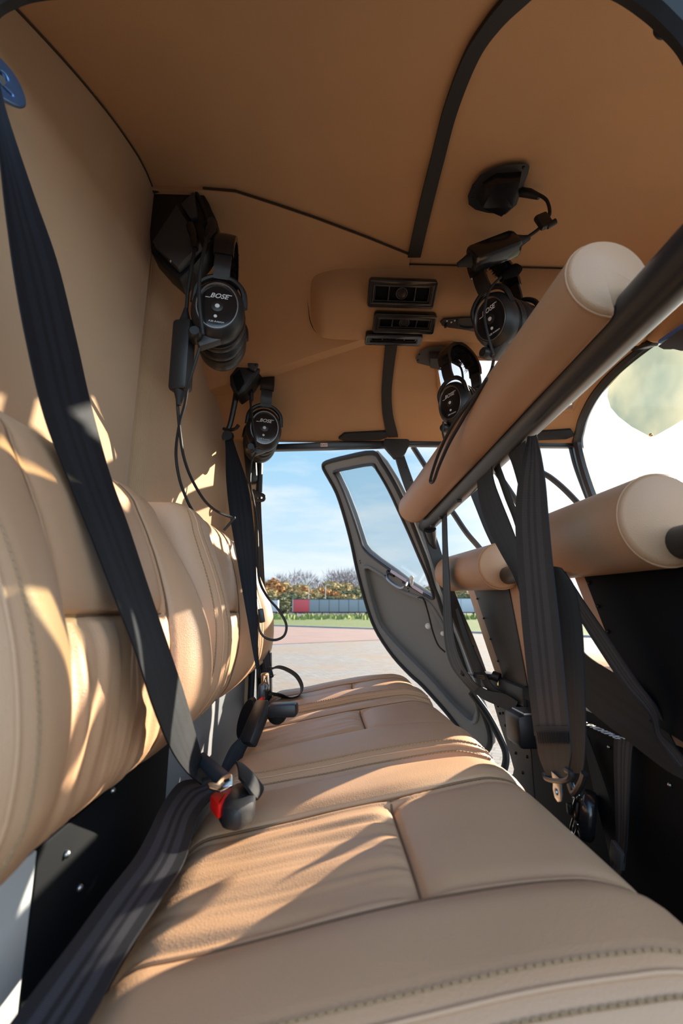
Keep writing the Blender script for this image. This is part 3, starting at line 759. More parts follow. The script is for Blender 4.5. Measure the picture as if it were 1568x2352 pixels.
# ------------------------------------------------------------------ open rear cabin door
P1, P2, P3 = at(880, 1050, Y=1.36), at(1110, 1620, Y=1.385), at(820, 1260, Y=1.66)
DN = (P2 - P1).cross(P3 - P1).normalized()
if DN.y > 0: DN = -DN                                        # inner face looks into the cabin
dxv = (P3 - P1); dxv = (dxv - DN * dxv.dot(DN)).normalized()
DM = frame_m(P1, dxv, DN.cross(dxv)); DMi = DM.inverted()
if DM.col[2].to_3d().dot(DN) < 0: DM = frame_m(P1, dxv, -(DN.cross(dxv))); DMi = DM.inverted()
def dp(u, v, off=0.0):
    p = on_plane(u, v, P1 + DN * off, DN); return p
def d2(u, v, off=0.0):
    q = DMi @ dp(u, v, off); return (q.x, q.y)
outer = [(743, 1072), (750, 1062), (800, 1049), (857, 1040), (878, 1063), (904, 1105), (927, 1151), (943, 1190), (962, 1239), (981, 1289), (996, 1343), (1008, 1373), (1019, 1408), (1042, 1457), (1069, 1534), (1088, 1588), (1111, 1641), (1124, 1679), (1125, 1710), (1112, 1725), (1080, 1705), (1030, 1640), (973, 1576), (943, 1549), (904, 1507), (870, 1457), (851, 1415), (836, 1366), (820, 1304), (809, 1251), (793, 1190), (774, 1132), (750, 1088)]
hole = [(767, 1084), (800, 1076), (853, 1067), (866, 1079), (893, 1125), (916, 1174), (939, 1224), (962, 1278), (981, 1322), (994, 1362), (994, 1374), (981, 1368), (943, 1345), (904, 1314), (866, 1287), (843, 1268), (832, 1253), (824, 1228), (809, 1182), (790, 1132), (774, 1098)]
pocket = [(836, 1308), (844, 1302), (860, 1310), (890, 1330), (920, 1356), (960, 1372), (985, 1386), (1004, 1412), (1024, 1450), (1050, 1510), (1075, 1575), (1096, 1630), (1085, 1660), (1040, 1622), (985, 1560), (925, 1500), (884, 1455), (868, 1430), (852, 1380), (842, 1340)]
door = thing('door_1', 'open dark grey rear cabin door swung out on its front edge', None, P2)
door['kind'] = 'structure'
plate([[d2(*p) for p in outer], [d2(*p) for p in hole], [d2(*p) for p in pocket]], DM @ Matrix.Translation((0, 0, -.010)), .026, .004).build('frame', DOORGREY, door, angle=30)
plate([smooth2([d2(*p) for p in [(832, 1296)] + pocket[1:]], 1)], DM @ Matrix.Translation((0, 0, -.016)), .006).build('inner_panel', DOORGREY, door, angle=30)
MB().tube(catmull([dp(*p, .004) for p in pocket], 4, closed=True), .006, 8, closed=True).build('pocket_edge', DOORGREY, door)
MB().tube(catmull([dp(*p, .002) for p in outer], 3, closed=True), .0085, 8, closed=True).build('edge_seal', RUBBER, door)
MB().tube(catmull([dp(*p, .003) for p in hole], 3, closed=True), .0055, 8, closed=True).build('window_seal', FRAMEBLUE, door)
plate([[d2(*p) for p in hole]], DM @ Matrix.Translation((0, 0, -.012)), .003).build('window_pane', DOORGLASS, door, smooth=False)
MB().tube(catmull([dp(889, 1316, .004), dp(890, 1330, .03), dp(903, 1342, .034), dp(919, 1350, .034), dp(930, 1346, .03), dp(934, 1338, .004)], 5), .0042, 8).build('grab_handle', STEEL, door)
for a, b in (((889, 1313), (905, 1322)), ((926, 1336), (942, 1345))):
    MB().tube([dp(*a, .006), dp(*b, .006)], .006, 8).build('handle_mount', BLACK, door)
for q, col in (([(898, 1308), (934, 1331), (932, 1337), (896, 1314)], PINKLABEL), ([(948, 1343), (972, 1358), (970, 1364), (946, 1349)], PINKLABEL)):
    MB().prism([dp(u, v, .011) for u, v in q], DN, .001).build('door_label', col, door, smooth=False)
    c = sum((dp(u, v, .0125) for u, v in q), Vector()) / 4
MB().tube([dp(945, 1345, .006), dp(945, 1330, .02)], [.004, .006], 10).ball(dp(945, 1327, .022), .007, 8).build('lock_knob', WHITEP, door)
MB().ball(dp(983, 1438, .012), .0095, 10).build('white_knob', WHITEP, door)
MB().ball(dp(1017, 1455, .012), .0075, 10).build('white_knob', WHITEP, door)
MB().tube(catmull([dp(958, 1374, .006), dp(968, 1372, .012), dp(975, 1382, .012), dp(984, 1412, .010), dp(994, 1452, .010), dp(1006, 1482, .010), dp(1022, 1498, .008)], 6), .0026, 6).build('pull_cord', RUBBER, door)
for p in ((826, 1288), (827, 1293), (884, 1322), (885, 1327), (936, 1352), (938, 1358)): MB().ball(dp(*p, .005), .0022, 5).build('screw', BLACK, door)

gs = thing('gas_strut', 'short black gas strut across the door gap beside the front seatback', 'strut', at(1100, 1555, Y=1.22))
MB().tube([at(1090, 1551, Y=1.19), at(1132, 1556, Y=1.15)], .0075, 12).build('cylinder', FRAMEBLUE, gs)
MB().tube([at(1064, 1546, Y=1.22), at(1090, 1551, Y=1.19)], .004, 10).build('rod', STEEL, gs)
MB().ball(at(1063, 1546, Y=1.22), .009, 8).build('inner_end', BLACK, gs)
MB().tube([at(1131, 1552, Y=1.15), at(1147, 1558, Y=1.14)], .012, 12).build('outer_end', BLACK, gs)
MB().tube([at(1143, 1562, Y=1.14), at(1143, 1574, Y=1.14)], .0035, 8).build('ball_stud', BRASS, gs)

# ------------------------------------------------------------------ front seat support box
sb = thing('seat_box', 'black metal box structure carrying the front seats', 'seat box', (.5, .7, 1.0))
MB().prism([Vector(p) for p in ((.425, .12, 1.0), (.425, .12, 1.425), (.425, 1.00, 1.425), (.425, 1.00, 1.0))], (1, 0, 0), .02, .003).build('rear_panel', PANELBLACK, sb)
MB().prism([Vector(p) for p in ((.425, 1.002, 1.0), (.425, 1.002, 1.385), (.425, 1.228, 1.398), (.425, 1.165, 1.325), (.425, 1.115, 1.275), (.425, 1.095, 1.252), (.425, 1.105, 1.236), (.425, 1.15, 1.218), (.425, 1.25, 1.20), (.425, 1.25, 1.0))], (1, 0, 0), .02, .003).build('side_panel', PANELGREY, sb)
MB().prism([Vector(p) for p in ((.43, .12, 1.425), (.75, .12, 1.41), (.75, 1.26, 1.41), (.43, 1.26, 1.425))], (0, 0, -1), .012, .002).build('top_plate', PANELBLACK, sb)
MB().box((.43, .55, 1.430), (.030, .90, .030), bev=.009).build('top_rail', PANELBLACK, sb)
MB().box((.432, 1.14, 1.418), (.028, .27, .040), bev=.006).build('side_rail', PANELGREY, sb)
MB().box((.41, 1.21, 1.39), (.008, .10, .02), bev=.002).build('strap_anchor', BLACK, sb)
rr = random.Random(3)
spots = [(1.02, 1.30), (1.05, 1.26), (1.10, 1.33), (1.10, 1.31), (1.13, 1.335), (1.12, 1.32), (1.16, 1.355), (1.17, 1.37), (1.14, 1.36), (1.19, 1.385), (1.08, 1.29), (1.06, 1.375), (1.12, 1.38), (1.03, 1.33)]
for y, z in spots: MB().ball((.424, y, z), .0032, 5).build('rivet', BLACK, sb)
for y, z in ((.72, 1.40), (.60, 1.39), (.50, 1.36), (.40, 1.33), (.55, 1.22), (.47, 1.18), (.80, 1.28), (.90, 1.22), (.95, 1.33)): MB().ball((.424, y, z), .0028, 5).build('rivet', STEEL, sb)
c = at(1366, 1672, Z=1.4455)
sign = tag(text_mb('NO SMOKING', .0165, frame_m((c.x, c.y, 1.4458), (0, -1, 0), (1, 0, 0)), .0002, shear=.25).build('no_smoking_sign', LOGO, smooth=False), 'white no smoking lettering on the black top rail of the seat box', 'sign')
bx = thing('latch_box', 'black plastic latch box under the rail beside the dark seatback', 'latch box', at(1200, 1670, X=.405))
MB().box(at(1202, 1672, X=.398), (.05, .075, .062), bev=.010).build('body', BLACK, bx)
MB().box(at(1205, 1634, X=.402), (.03, .06, .006), bev=.002).build('bracket', STEEL, bx)

# ------------------------------------------------------------------ front seats and their top tube
def roll_pad(c0, c1, r, tube_off, tr, name, parent, n=40, capr=.02):
    """leather roll along c0..c1, grooved for the tube that lies at tube_off (x, z) from its centre"""
    rows = []; ax = (c1 - c0).normalized(); Ln = (c1 - c0).length
    st = [(0, .0), (0.0, .88), (0.0025, .955), (.007, .985), (capr * .6, .996), (capr, 1.0)]
    st = [(d, s) for d, s in st] + [(Ln * k / 10, 1.0) for k in range(1, 10)] + [(Ln - d, s) for d, s in st[::-1]]
    off = tube_off
    for d, s in st:
        c = c0 + ax * d; row = []
        o = Vector((off[0](d / Ln), 0, off[1](d / Ln)))
        for k in range(n):
            a = 2 * math.pi * k / n; p = Vector((math.cos(a) * r, 0, math.sin(a) * r)); q = p - o
            if q.length < tr: p = o + q.normalized() * tr
            cc = o.normalized() * (-.3 * r); p = cc + (p - cc) * s
            row.append(c + p)
        rows.append(row)
    b = MB().grid(rows, close_v=True).build(name, LEATHER, parent, angle=70)
    for e0, sgn in ((c0, 1), (c1, -1)):
        pts = []
        o = Vector((off[0](0 if sgn > 0 else 1), 0, off[1](0 if sgn > 0 else 1)))
        for k in range(48):
            a = 2 * math.pi * k / 48; p = Vector((math.cos(a) * r * .985, 0, math.sin(a) * r * .985)); q = p - o
            if q.length < tr * 1.03: p = o + q.normalized() * tr * 1.03
            pts.append(e0 + ax * sgn * .006 + p)
        MB().tube(pts, .0011, 6, closed=True).build('end_welt', LEATHER, b)
    return b
TX = .376
def k_(v): return lambda t: v
rail = thing('seatback_tube', 'black tube running through the front seatback rolls', 'tube', at(1170, 1325, X=TX))
tp0, tp1 = Vector((TX + .006, .34, 1.6 + .190 * .5 - .012)), Vector((TX + .006, 1.335, 1.6 + .190 * .5 - .006))
pn0, pn1 = at(1532, 1192, X=TX), at(1262, 1258, X=TX)
pf0, pf1 = at(1152, 1300, X=TX), at(1036, 1318, X=TX * .98)
tz = (pn0.z + pn1.z) / 2 - .022
MB().tube([(TX + .012, .36, pn0.z - .026), (TX + .012, pf0.y, pf0.z - .020), (TX + .004, 1.345, pf1.z - .016)], .0185, 20).build('tube', TUBEBLACK, rail)
MB().tube([(TX + .004, 1.345, pf1.z - .016), (TX + .004, 1.362, pf1.z - .016)], .026, 16).build('wall_flange', STEEL, rail)
def front_seat(label, c0, c1, rad, panel, body, ypan):
    t = thing('front_seat', label, 'seat', ((c0 + c1) / 2) - Vector((0, 0, .3)), 'front seats')
    p = [at(u, v, Y=y) for (u, v), y in zip(panel, ypan)]
    n = (p[1] - p[0]).cross(p[2] - p[0]).normalized()
    if n.x < 0: n = -n
    p[3] = on_plane(panel[3][0], panel[3][1], p[0], n)
    q = [on_plane(u, v, p[0] + n * .003, n) for u, v in body]
    MB().prism(p, n, .006, .001).build('back_panel', t_mat, t)
    MB().prism(q, n, .075, .010).build('backrest', LEATHER, t)
    roll_pad(c0, c1, rad, (k_(.012), k_(-.022)), .0195, 'top_roll', t)
    sc = []
    for k in range(8): sc.append(p[0].lerp(p[1], (k + .5) / 8) - n * .001 - Vector((0, 0, .006)))
    for k in range(5): sc.append(p[0].lerp(p[3], (k + .6) / 5.4).lerp(p[1].lerp(p[2], (k + .6) / 5.4), .03) - n * .001)
    for x in sc: MB().ball(x, .0028, 5).build('screw', BLACK, t)
    base = (q[2] + q[3]) / 2
    MB().box((base.x + .20, base.y, 1.455), (.34, abs(q[3].y - q[2].y) * .92, .075), bev=.02).build('cushion', LEATHER, t)
    return t
t_mat = PANELBLACK
front_seat('black backed tan front seat at the right edge of the cabin', pn0, pn1, .0535, [(1335, 1310), (1660, 1240), (1720, 1800), (1462, 1640)], [(1306, 1310), (1680, 1236), (1745, 1810), (1442, 1650)], [.70, .44, .44, .70])
t_mat = PANELGREY
front_seat('grey backed tan front seat beside the open door post', pf0, pf1, .0500, [(1086, 1350), (1164, 1336), (1224, 1650), (1176, 1618)], [(1070, 1352), (1196, 1330), (1256, 1650), (1158, 1618)], [1.27, 1.00, 1.00, 1.27])

# ------------------------------------------------------------------ padded crossbar
cb = thing('crossbar', 'black overhead crossbar with a tan leather pad crossing the cabin', 'crossbar', (.3, .7, 1.86))
tb_ = at(978, 1207, Y=1.335)
ta = at(1568, 608, X=.302)
ta = ta + (ta - tb_) * .28
MB().tube([ta, tb_], .0232, 28).build('tube', TUBEBLACK, cb)
c0, c1 = at(1402, 632, X=.279), at(948, 1168, Y=1.27)
tz_ = lambda y: ta.lerp(tb_, (y - ta.y) / (tb_.y - ta.y))
o0, o1 = tz_(c0.y) - c0, tz_(c1.y) - c1
roll_pad(c0, c1, .0425, (lambda t: lerp(o0.x, o1.x, t), lambda t: lerp(o0.z, o1.z, t)), .0245, 'leather_pad', cb)
for y in (.98, 1.14, 1.235): MB().box(tz_(y) + Vector((-.004, 0, -.022)), (.012, .010, .010), bev=.002).build('clip', BLACK, cb)
MB().tube([tb_ + Vector((.0, -.05, -.02)), tb_ + Vector((.012, -.02, -.05)), tb_ + Vector((.03, 0.0, -.085))], [.018, .012, .006], 10).build('end_bracket', FRAMEBLUE, cb)

# ------------------------------------------------------------------ webbing hanging in front
def harness(label, pieces, loc, grp='webbing straps hanging from the crossbar'):
    t = thing('harness_strap', label, 'strap', loc, grp)
    for nm, rows, m, axis, bow in pieces:
        L, Q = strap_rows(rows, axis, 6)
        strap(L, Q, .0016, 6, bow).build(nm, m, t, angle=50)
    return t
hs = harness('broad charcoal strap hanging straight down to a steel hook plate', [('webbing', [(1212, 1002, 1232, 998, .290), (1202, 1050, 1243, 1050, .279), (1190, 1110, 1252, 1110, .275), (1184, 1180, 1258, 1180, .272), (1186, 1250, 1264, 1250, .270), (1191, 1330, 1272, 1330, .268), (1198, 1420, 1282, 1420, .266), (1207, 1510, 1291, 1510, .264), (1217, 1600, 1299, 1600, .262), (1228, 1690, 1308, 1690, .261)], WEBGREY, 'X', .002),
              ('stitched_tab', [(1226, 1668, 1307, 1668, .2595), (1232, 1700, 1310, 1700, .259), (1238, 1735, 1312, 1730, .259), (1250, 1768, 1305, 1772, .259), (1256, 1782, 1300, 1786, .259)], WEB, 'X', .002)], (.3, .63, 1.86))
sm = MB()
for i in range(8):
    v = 1683 + i * 3.2; a, b = at(1234 + i * .5, v, X=.2585), at(1305 + i * .3, v, X=.2585)
    pts = [a.lerp(b, k / 24) + Vector((-.0006, 0, .0012 * (-1) ** k)) for k in range(25)]; sm.tube(pts, .0005, 4)
sm.build('box_stitching', RUBBER, hs)
o = at(1280, 1800, X=.2595); FMx = frame_m(o, (0, -1, -.15), (0, -.15, 1))
MB().tube(catmull([at(u, v, X=.2595) for u, v in ((1250, 1775), (1256, 1788), (1282, 1794), (1305, 1790), (1311, 1776), (1300, 1768))], 5), .0032, 8).build('loop_bar', BLACK, hs)
mm = (at(1280, 1800, X=.2595) - at(1280, 1801, X=.2595)).length * 1.25
plate([[(-17 * mm, 12 * mm), (16 * mm, 14 * mm), (13 * mm, 0), (15 * mm, -12 * mm), (12 * mm, -24 * mm), (3 * mm, -30 * mm), (-7 * mm, -28 * mm), (-13 * mm, -17 * mm), (-12 * mm, -4 * mm)], circle2(1 * mm, -14 * mm, 7 * mm, 14)], FMx, .003, .0008).build('hook_plate', STEEL, hs)

harness('dark strap falling from the crossbar behind the broad charcoal strap', [('webbing', [(1106, 1052, 1126, 1034, .292), (1096, 1080, 1128, 1062, .294), (1096, 1110, 1134, 1105, .296), (1102, 1155, 1150, 1150, .30), (1122, 1215, 1172, 1205, .305), (1150, 1270, 1190, 1255, .315), (1178, 1320, 1202, 1310, .322), (1196, 1370, 1215, 1360, .328), (1208, 1430, 1230, 1425, .33)], WEB, 'X', .003)], (.3, .9, 1.86))
harness('thin folded strap hanging between the broad strap and its dark neighbour', [('webbing', [(1124, 1040, 1140, 1036, .300), (1132, 1070, 1146, 1064, .302), (1146, 1105, 1158, 1098, .304), (1160, 1145, 1172, 1138, .306), (1176, 1185, 1188, 1178, .308), (1186, 1215, 1200, 1208, .31)], WEB, 'X', .001)], (.3, .85, 1.86))
harness('short strap end hanging from the crossbar just left of the broad strap top', [('webbing', [(1166, 1040, 1206, 1012, .300), (1176, 1065, 1206, 1055, .303), (1186, 1098, 1204, 1092, .306), (1194, 1130, 1204, 1126, .308)], WEB, 'X', .001)], (.3, .75, 1.86))
harness('dark strap along the far side behind the thin strap by the window', [('webbing', [(1076, 1125, 1092, 1110, .40), (1092, 1165, 1112, 1150, .40), (1112, 1215, 1134, 1200, .40), (1134, 1262, 1154, 1246, .40), (1158, 1316, 1176, 1300, .392)], WEB, 'X', .001)], (.4, 1.1, 1.7))
harness('narrow strap hanging in a long loop past the black door post to the box', [('webbing', [(1016, 1142, 1024, 1136, .300), (1015, 1200, 1026, 1196, .302), (1016, 1260, 1028, 1258, .304), (1017, 1340, 1033, 1340, .31), (1018, 1420, 1038, 1420, .32), (1022, 1480, 1046, 1478, .33), (1036, 1530, 1062, 1524, .345), (1066, 1570, 1082, 1558, .365), (1086, 1590, 1100, 1576, .385)], WEBGREY, 'X', .001),
      ('lower_end', [(1078, 1582, 1090, 1570, .385), (1110, 1606, 1122, 1586, .395), (1146, 1622, 1160, 1594, .405), (1176, 1638, 1190, 1612, .412)], WEB, 'X', .001)], (.3, 1.17, 1.86))
harness('thin strap slanting down beside the black door post from the narrow loop', [('webbing', [(1046, 1400, 1052, 1396, .36), (1060, 1450, 1070, 1446, .37), (1078, 1500, 1090, 1495, .38), (1098, 1545, 1110, 1538, .39), (1120, 1585, 1132, 1575, .40), (1150, 1608, 1160, 1594, .41)], WEB, 'X', 0)], (.38, 1.17, 1.5))
h3 = harness('dark strap hanging behind the broad charcoal strap down to a black reel', [('webbing', [(1262, 1300, 1290, 1306, .300), (1270, 1340, 1318, 1348, .302), (1280, 1420, 1334, 1424, .302), (1286, 1500, 1340, 1500, .302), (1292, 1600, 1343, 1600, .302), (1298, 1690, 1345, 1690, .302), (1304, 1750, 1342, 1752, .302), (1306, 1775, 1338, 1778, .302)], WEB, 'X', .003)], (.35, .62, 1.7))
MB().tube(catmull([at(u, v, X=.302) for u, v in ((1302, 1772), (1308, 1800), (1318, 1822), (1334, 1800), (1342, 1776))], 6), .004, 8).build('loop_end', BLACK, h3)
harness('wide dark strap sweeping right across the black seatback', [('webbing', [(1288, 1500, 1286, 1420, .372), (1296, 1560, 1310, 1458, .374), (1340, 1618, 1345, 1502, .377), (1395, 1665, 1395, 1537, .380), (1440, 1700, 1450, 1570, .383), (1485, 1735, 1500, 1610, .386), (1535, 1772, 1535, 1680, .388), (1590, 1800, 1580, 1770, .388)], WEB, 'X', .002)], (.37, .55, 1.5))
harness('narrow striped strap slanting down over the black seatback', [('webbing', [(1258, 1282, 1268, 1276, .345), (1272, 1322, 1292, 1306, .348), (1300, 1372, 1322, 1352, .352), (1330, 1420, 1352, 1398, .356), (1368, 1480, 1392, 1456, .36), (1404, 1535, 1428, 1512, .364), (1440, 1585, 1464, 1566, .368), (1474, 1622, 1494, 1606, .372), (1496, 1652, 1510, 1640, .376), (1506, 1690, 1518, 1684, .379), (1528, 1722, 1546, 1712, .381), (1560, 1764, 1580, 1752, .382)], WEBGREY, 'X', .001)], (.36, .6, 1.7))
hb = harness('striped strap folded over the black box rail with a plastic slide', [('webbing', [(1440, 1690, 1478, 1700, .446), (1424, 1676, 1470, 1700, .430), (1412, 1690, 1455, 1712, .414), (1410, 1740, 1450, 1752, .410), (1412, 1820, 1446, 1824, .408), (1414, 1900, 1442, 1902, .406), (1412, 1950, 1438, 1955, .404), (1402, 1990, 1428, 2000, .402), (1396, 2020, 1418, 2030, .40)], WEBGREY, 'X', .001)], (.41, .6, 1.4), None)
MB().box(at(1418, 1964, X=.402), (.008, .024, .026), frame_m((0, 0, 0), (1, 0, 0), (0, 1, .35)), bev=.002).build('slide', PLASTICGREY, hb)
harness('wide dark lap strap lying against the box face below the reel', [('webbing', [(1340, 1700, 1350, 1690, .416), (1352, 1760, 1372, 1750, .416), (1372, 1850, 1402, 1840, .414), (1392, 1930, 1420, 1920, .412), (1405, 1990, 1432, 1980, .41)], WEB, 'X', 0)], (.42, .6, 1.4), None)
rl = thing('belt_reel', 'round black belt reel with a spring clip hanging on the box face', 'belt reel', at(1340, 1872, X=.40))
c = at(1350, 1873, X=.395)
Mx = frame_m(c, (.2, -.05, 1), (.5, .8, 0))
MB().lathe([(0, -.011), (.024, -.011), (.029, -.007), (.030, 0), (.029, .007), (.024, .011), (0, .011)], 28, Mx, 1.18, .82).build('reel_case', GLOSSBLACK, rl)
MB().lathe([(0, .0105), (.012, .0105), (.014, .0135), (.012, .0165), (0, .0165)], 20, Mx).build('hub', BLACK, rl)
MB().tube(catmull([at(u, v, X=.385) for u, v in ((1316, 1800), (1322, 1815), (1330, 1826), (1322, 1838), (1316, 1830))], 5, closed=True), .0022, 8, closed=True).build('ring', STEEL, rl)
MB().tube(catmull([at(u, v, X=.385) for u, v in ((1324, 1832), (1318, 1856), (1322, 1880), (1328, 1900), (1318, 1922), (1312, 1905), (1318, 1880))], 5), .0030, 8).build('spring_clip', CHROME, rl)
MB().box(at(1310, 1858, X=.387), (.010, .012, .016), bev=.003).build('clip_tab', BLACK, rl)
# ------------------------------------------------------------------ rear seat belts
b1 = thing('seat_belt', 'long dark shoulder and lap belt crossing the nearest seat', 'seat belt', at(20, 200, X=-.31), 'rear seat belts')
L, Q = strap_rows([(-30, 260, -2, 190, -.306), (-6, 330, 18, 270, -.302), (12, 480, 76, 445, -.29), (34, 640, 130, 600, -.275), (64, 800, 172, 770, -.258), (103, 960, 208, 930, -.240), (160, 1110, 250, 1085, -.222), (212, 1240, 296, 1215, -.197), (262, 1370, 340, 1350, -.177), (312, 1500, 384, 1480, -.158), (350, 1620, 424, 1600, -.148), (392, 1720, 452, 1700, -.145), (430, 1775, 468, 1755, -.146), (468, 1806, 480, 1790, -.142)], 'X', 6)
strap(L, Q, .0016, 8, .002).build('shoulder_strap', WEB, b1, angle=50)
L, Q = strap_rows([(478, 1786, 505, 1800, 1.402), (450, 1790, 500, 1822, 1.400), (410, 1800, 478, 1842, 1.396), (372, 1850, 452, 1878, 1.392), (340, 1915, 440, 1922, 1.390), (308, 1972, 420, 1985, 1.388), (240, 2060, 360, 2080, 1.387), (160, 2170, 290, 2190, 1.386), (80, 2275, 232, 2300, 1.384), (10, 2370, 180, 2390, 1.383)], 'Z', 6)
strap(L, Q, .0016, 8, .002).build('lap_strap', WEBGREY, b1, angle=50)
MB().prism([at(u, v, Z=1.424) for u, v in ((476, 1800), (482, 1795), (498, 1800), (508, 1784), (527, 1774), (534, 1779), (534, 1802), (506, 1816), (480, 1810))], (0, .3, -1), .0026, .0008).build('latch_plate', CHROME, b1)
MB().prism([at(u, v, Z=1.4245) for u, v in ((514, 1791), (525, 1787), (527, 1791), (516, 1796))], (0, .3, -1), .002).build('slot', PANELBLACK, b1)
MB().prism([at(u, v, Z=z) for u, v, z in ((446, 1742, 1.425), (466, 1722, 1.432), (528, 1772, 1.420), (498, 1800, 1.408))], (.1, .1, -.6), .010, .003).build('sleeve', FRAMEBLUE, b1)
gd = thing('belt_guide', 'blue-black steel belt guide loop at the upper edge of the bulkhead', 'belt guide', at(5, 190, X=-.322))
mm = .00046
plate([smooth2([(-60 * mm, 24 * mm), (-20 * mm, 44 * mm), (18 * mm, 40 * mm), (40 * mm, 10 * mm), (36 * mm, -18 * mm), (-10 * mm, -46 * mm), (-60 * mm, -52 * mm)], 4), circle2(-4 * mm, 10 * mm, 13 * mm, 16), slot2(-10 * mm, -18 * mm, 60 * mm, 13 * mm)], frame_m(at(8, 190, X=-.318), (.35, .85, .05), (-.1, 0, 1)), .006, .002).build('loop_plate', BLUESTEEL, gd)
MB().tube([at(2, 184, X=-.37), at(2, 184, X=-.316)], .004, 12).build('bolt', STEEL, gd)

def buckle(label, c, xdir, ydir, s, loc, stalk=None, red=True, grp='belt buckles'):
    t = thing('belt_buckle', label, 'buckle', loc, grp); M = frame_m(c, xdir, ydir)
    MB().box((0, 0, 0), (.030 * s, .066 * s, .020 * s), bev=.005 * s).build('housing', BLACK, t)
    t.children[0].data.transform(M)
    if red:
        r_ = MB().box((0, .031 * s, .001), (.022 * s, .012 * s, .014 * s), bev=.002).build('release_button', RED, t); r_.data.transform(M)
    if stalk:
        L, Q = stalk; strap(L, Q, .003, 6, .001).build('stalk_webbing', WEB, t, angle=50)
    return t
L, Q = strap_rows([(548, 1782, 590, 1808, 1.40), (556, 1770, 595, 1822, 1.395), (520, 1745, 600, 1836, 1.385)][::-1], 'Z', 5)
c = at(545, 1822, Z=1.404)
t = thing('belt_buckle', 'black buckle with a red release button on the nearest cushion', 'buckle', c, 'belt buckles')
MB().prism([at(u, v, Z=1.412) for u, v in ((512, 1852), (500, 1832), (536, 1796), (566, 1790), (588, 1810), (586, 1836), (548, 1858))], (0, 0, -1), .022, .006).build('housing', BLACK, t)
MB().prism([at(u, v, Z=1.413) for u, v in ((482, 1826), (498, 1812), (530, 1806), (534, 1812), (506, 1848), (498, 1846))], (0, 0, -1), .014, .003).build('release_button', RED, t)
L, Q = strap_rows([(540, 1750, 548, 1786, 1.424), (556, 1756, 560, 1800, 1.422), (580, 1778, 576, 1822, 1.414), (602, 1806, 590, 1838, 1.398)], 'Z', 5)
strap(L, Q, .003, 6, .003).build('stalk_webbing', WEB, t, angle=50)

b2 = thing('seat_belt', 'dark shoulder belt hanging beside the middle seatback under the far left headset', 'seat belt', at(525, 1000, Y=1.12), 'rear seat belts')
L, Q = strap_rows([(516, 1000, 532, 1000, 1.12), (518, 1040, 545, 1040, 1.10), (519, 1100, 568, 1110, 1.06), (527, 1180, 581, 1190, 1.00), (542, 1270, 587, 1280, .945), (557, 1360, 590, 1370, .89), (571, 1440, 592, 1450, .86), (583, 1510, 594, 1515, .86), (593, 1556, 602, 1560, .87)], 'Y', 6)
strap(L, Q, .0016, 6, .001).build('shoulder_strap', WEB, b2, angle=50)
c = at(609, 1566, Y=.855); mm = (at(609, 1566, Y=.855) - at(610, 1566, Y=.855)).length
plate([rrect2(0, 0, 18 * mm, 38 * mm, 4 * mm), slot2(2 * mm, 4 * mm, 4 * mm, 20 * mm)], frame_m(c, (1, -.3, .1), (-.15, .1, 1)), .003, .0008).build('latch_plate', CHROME, b2)
MB().box(at(600, 1592, Y=.85), (.010, .014, .03), bev=.003).build('sleeve', FRAMEBLUE, b2)
gh = thing('belt_guide', 'black belt hook on the bulkhead edge under the far left headset', 'belt guide', at(525, 990, Y=1.13))
MB().tube(catmull([at(514, 985, Y=1.135), at(525, 988, Y=1.12), at(540, 985, Y=1.11), at(548, 976, Y=1.105)], 5), .0045, 8).build('hook', BLACK, gh)
MB().lathe([(0, -.01), (.013, -.01), (.016, 0), (.013, .01), (0, .01)], 16, frame_m(at(523, 1003, Y=1.118), (1, 0, 0), (0, 0, 1))).build('boss', BLACK, gh)
MB().tube(catmull([at(544, 895, Y=1.12), at(538, 930, Y=1.125), at(528, 975, Y=1.13), at(520, 992, Y=1.13)], 5), [.008 - .0001 * i for i in range(16)], 8).build('arm', BLACK, gh)

# standing buckle between the middle and the far seat
t = thing('belt_buckle', 'tall black buckle standing on its webbing stalk before the middle seat', 'buckle', at(590, 1660, Y=.82), 'belt buckles')
p0, p1 = at(608, 1612, Y=.84), at(566, 1712, Y=.80)
ax = (p0 - p1).normalized(); yv = ax.normalized(); xv = Vector((.85, -.3, .45)); xv = (xv - yv * xv.dot(yv)).normalized(); M = frame_m((p0 + p1) / 2, xv, yv)
o = MB().box((0, 0, 0), (.030, (p0 - p1).length, .020), bev=.005).build('housing', BLACK, t); o.data.transform(M)
o = MB().box((-.008, (p0 - p1).length / 2 + .003, .002), (.006, .012, .008), bev=.001).build('release_button', RED, t); o.data.transform(M)
L, Q = strap_rows([(548, 1696, 570, 1712, .80), (530, 1715, 562, 1728, .79), (516, 1742, 552, 1752, .78), (506, 1768, 546, 1775, .77), (500, 1790, 542, 1795, .765)], 'Y', 5)
strap(L, Q, .004, 6, .002).build('stalk_webbing', WEB, t, angle=50)
MB().lathe([(0, -.006), (.020, -.006), (.023, 0), (.020, .006), (0, .006)], 24, frame_m(at(568, 1652, Y=.88), (.3, 0, 1), (.6, -.6, 0)), 1.7, .9).build('strap_fold', WEB, t)
t = thing('belt_buckle', 'black buckle lying flat on the far tan cushion', 'buckle', at(648, 1636, Z=1.44), 'belt buckles')
c = at(650, 1630, Z=1.444)
MB().box(c, (.046, .030, .020), frame_m((0, 0, 0), (1, -.1, .05), (.1, 1, 0)), bev=.005).build('housing', BLACK, t)
MB().ball(at(636, 1640, Z=1.436), .016, 8).build('stalk_cover', WEB, t)

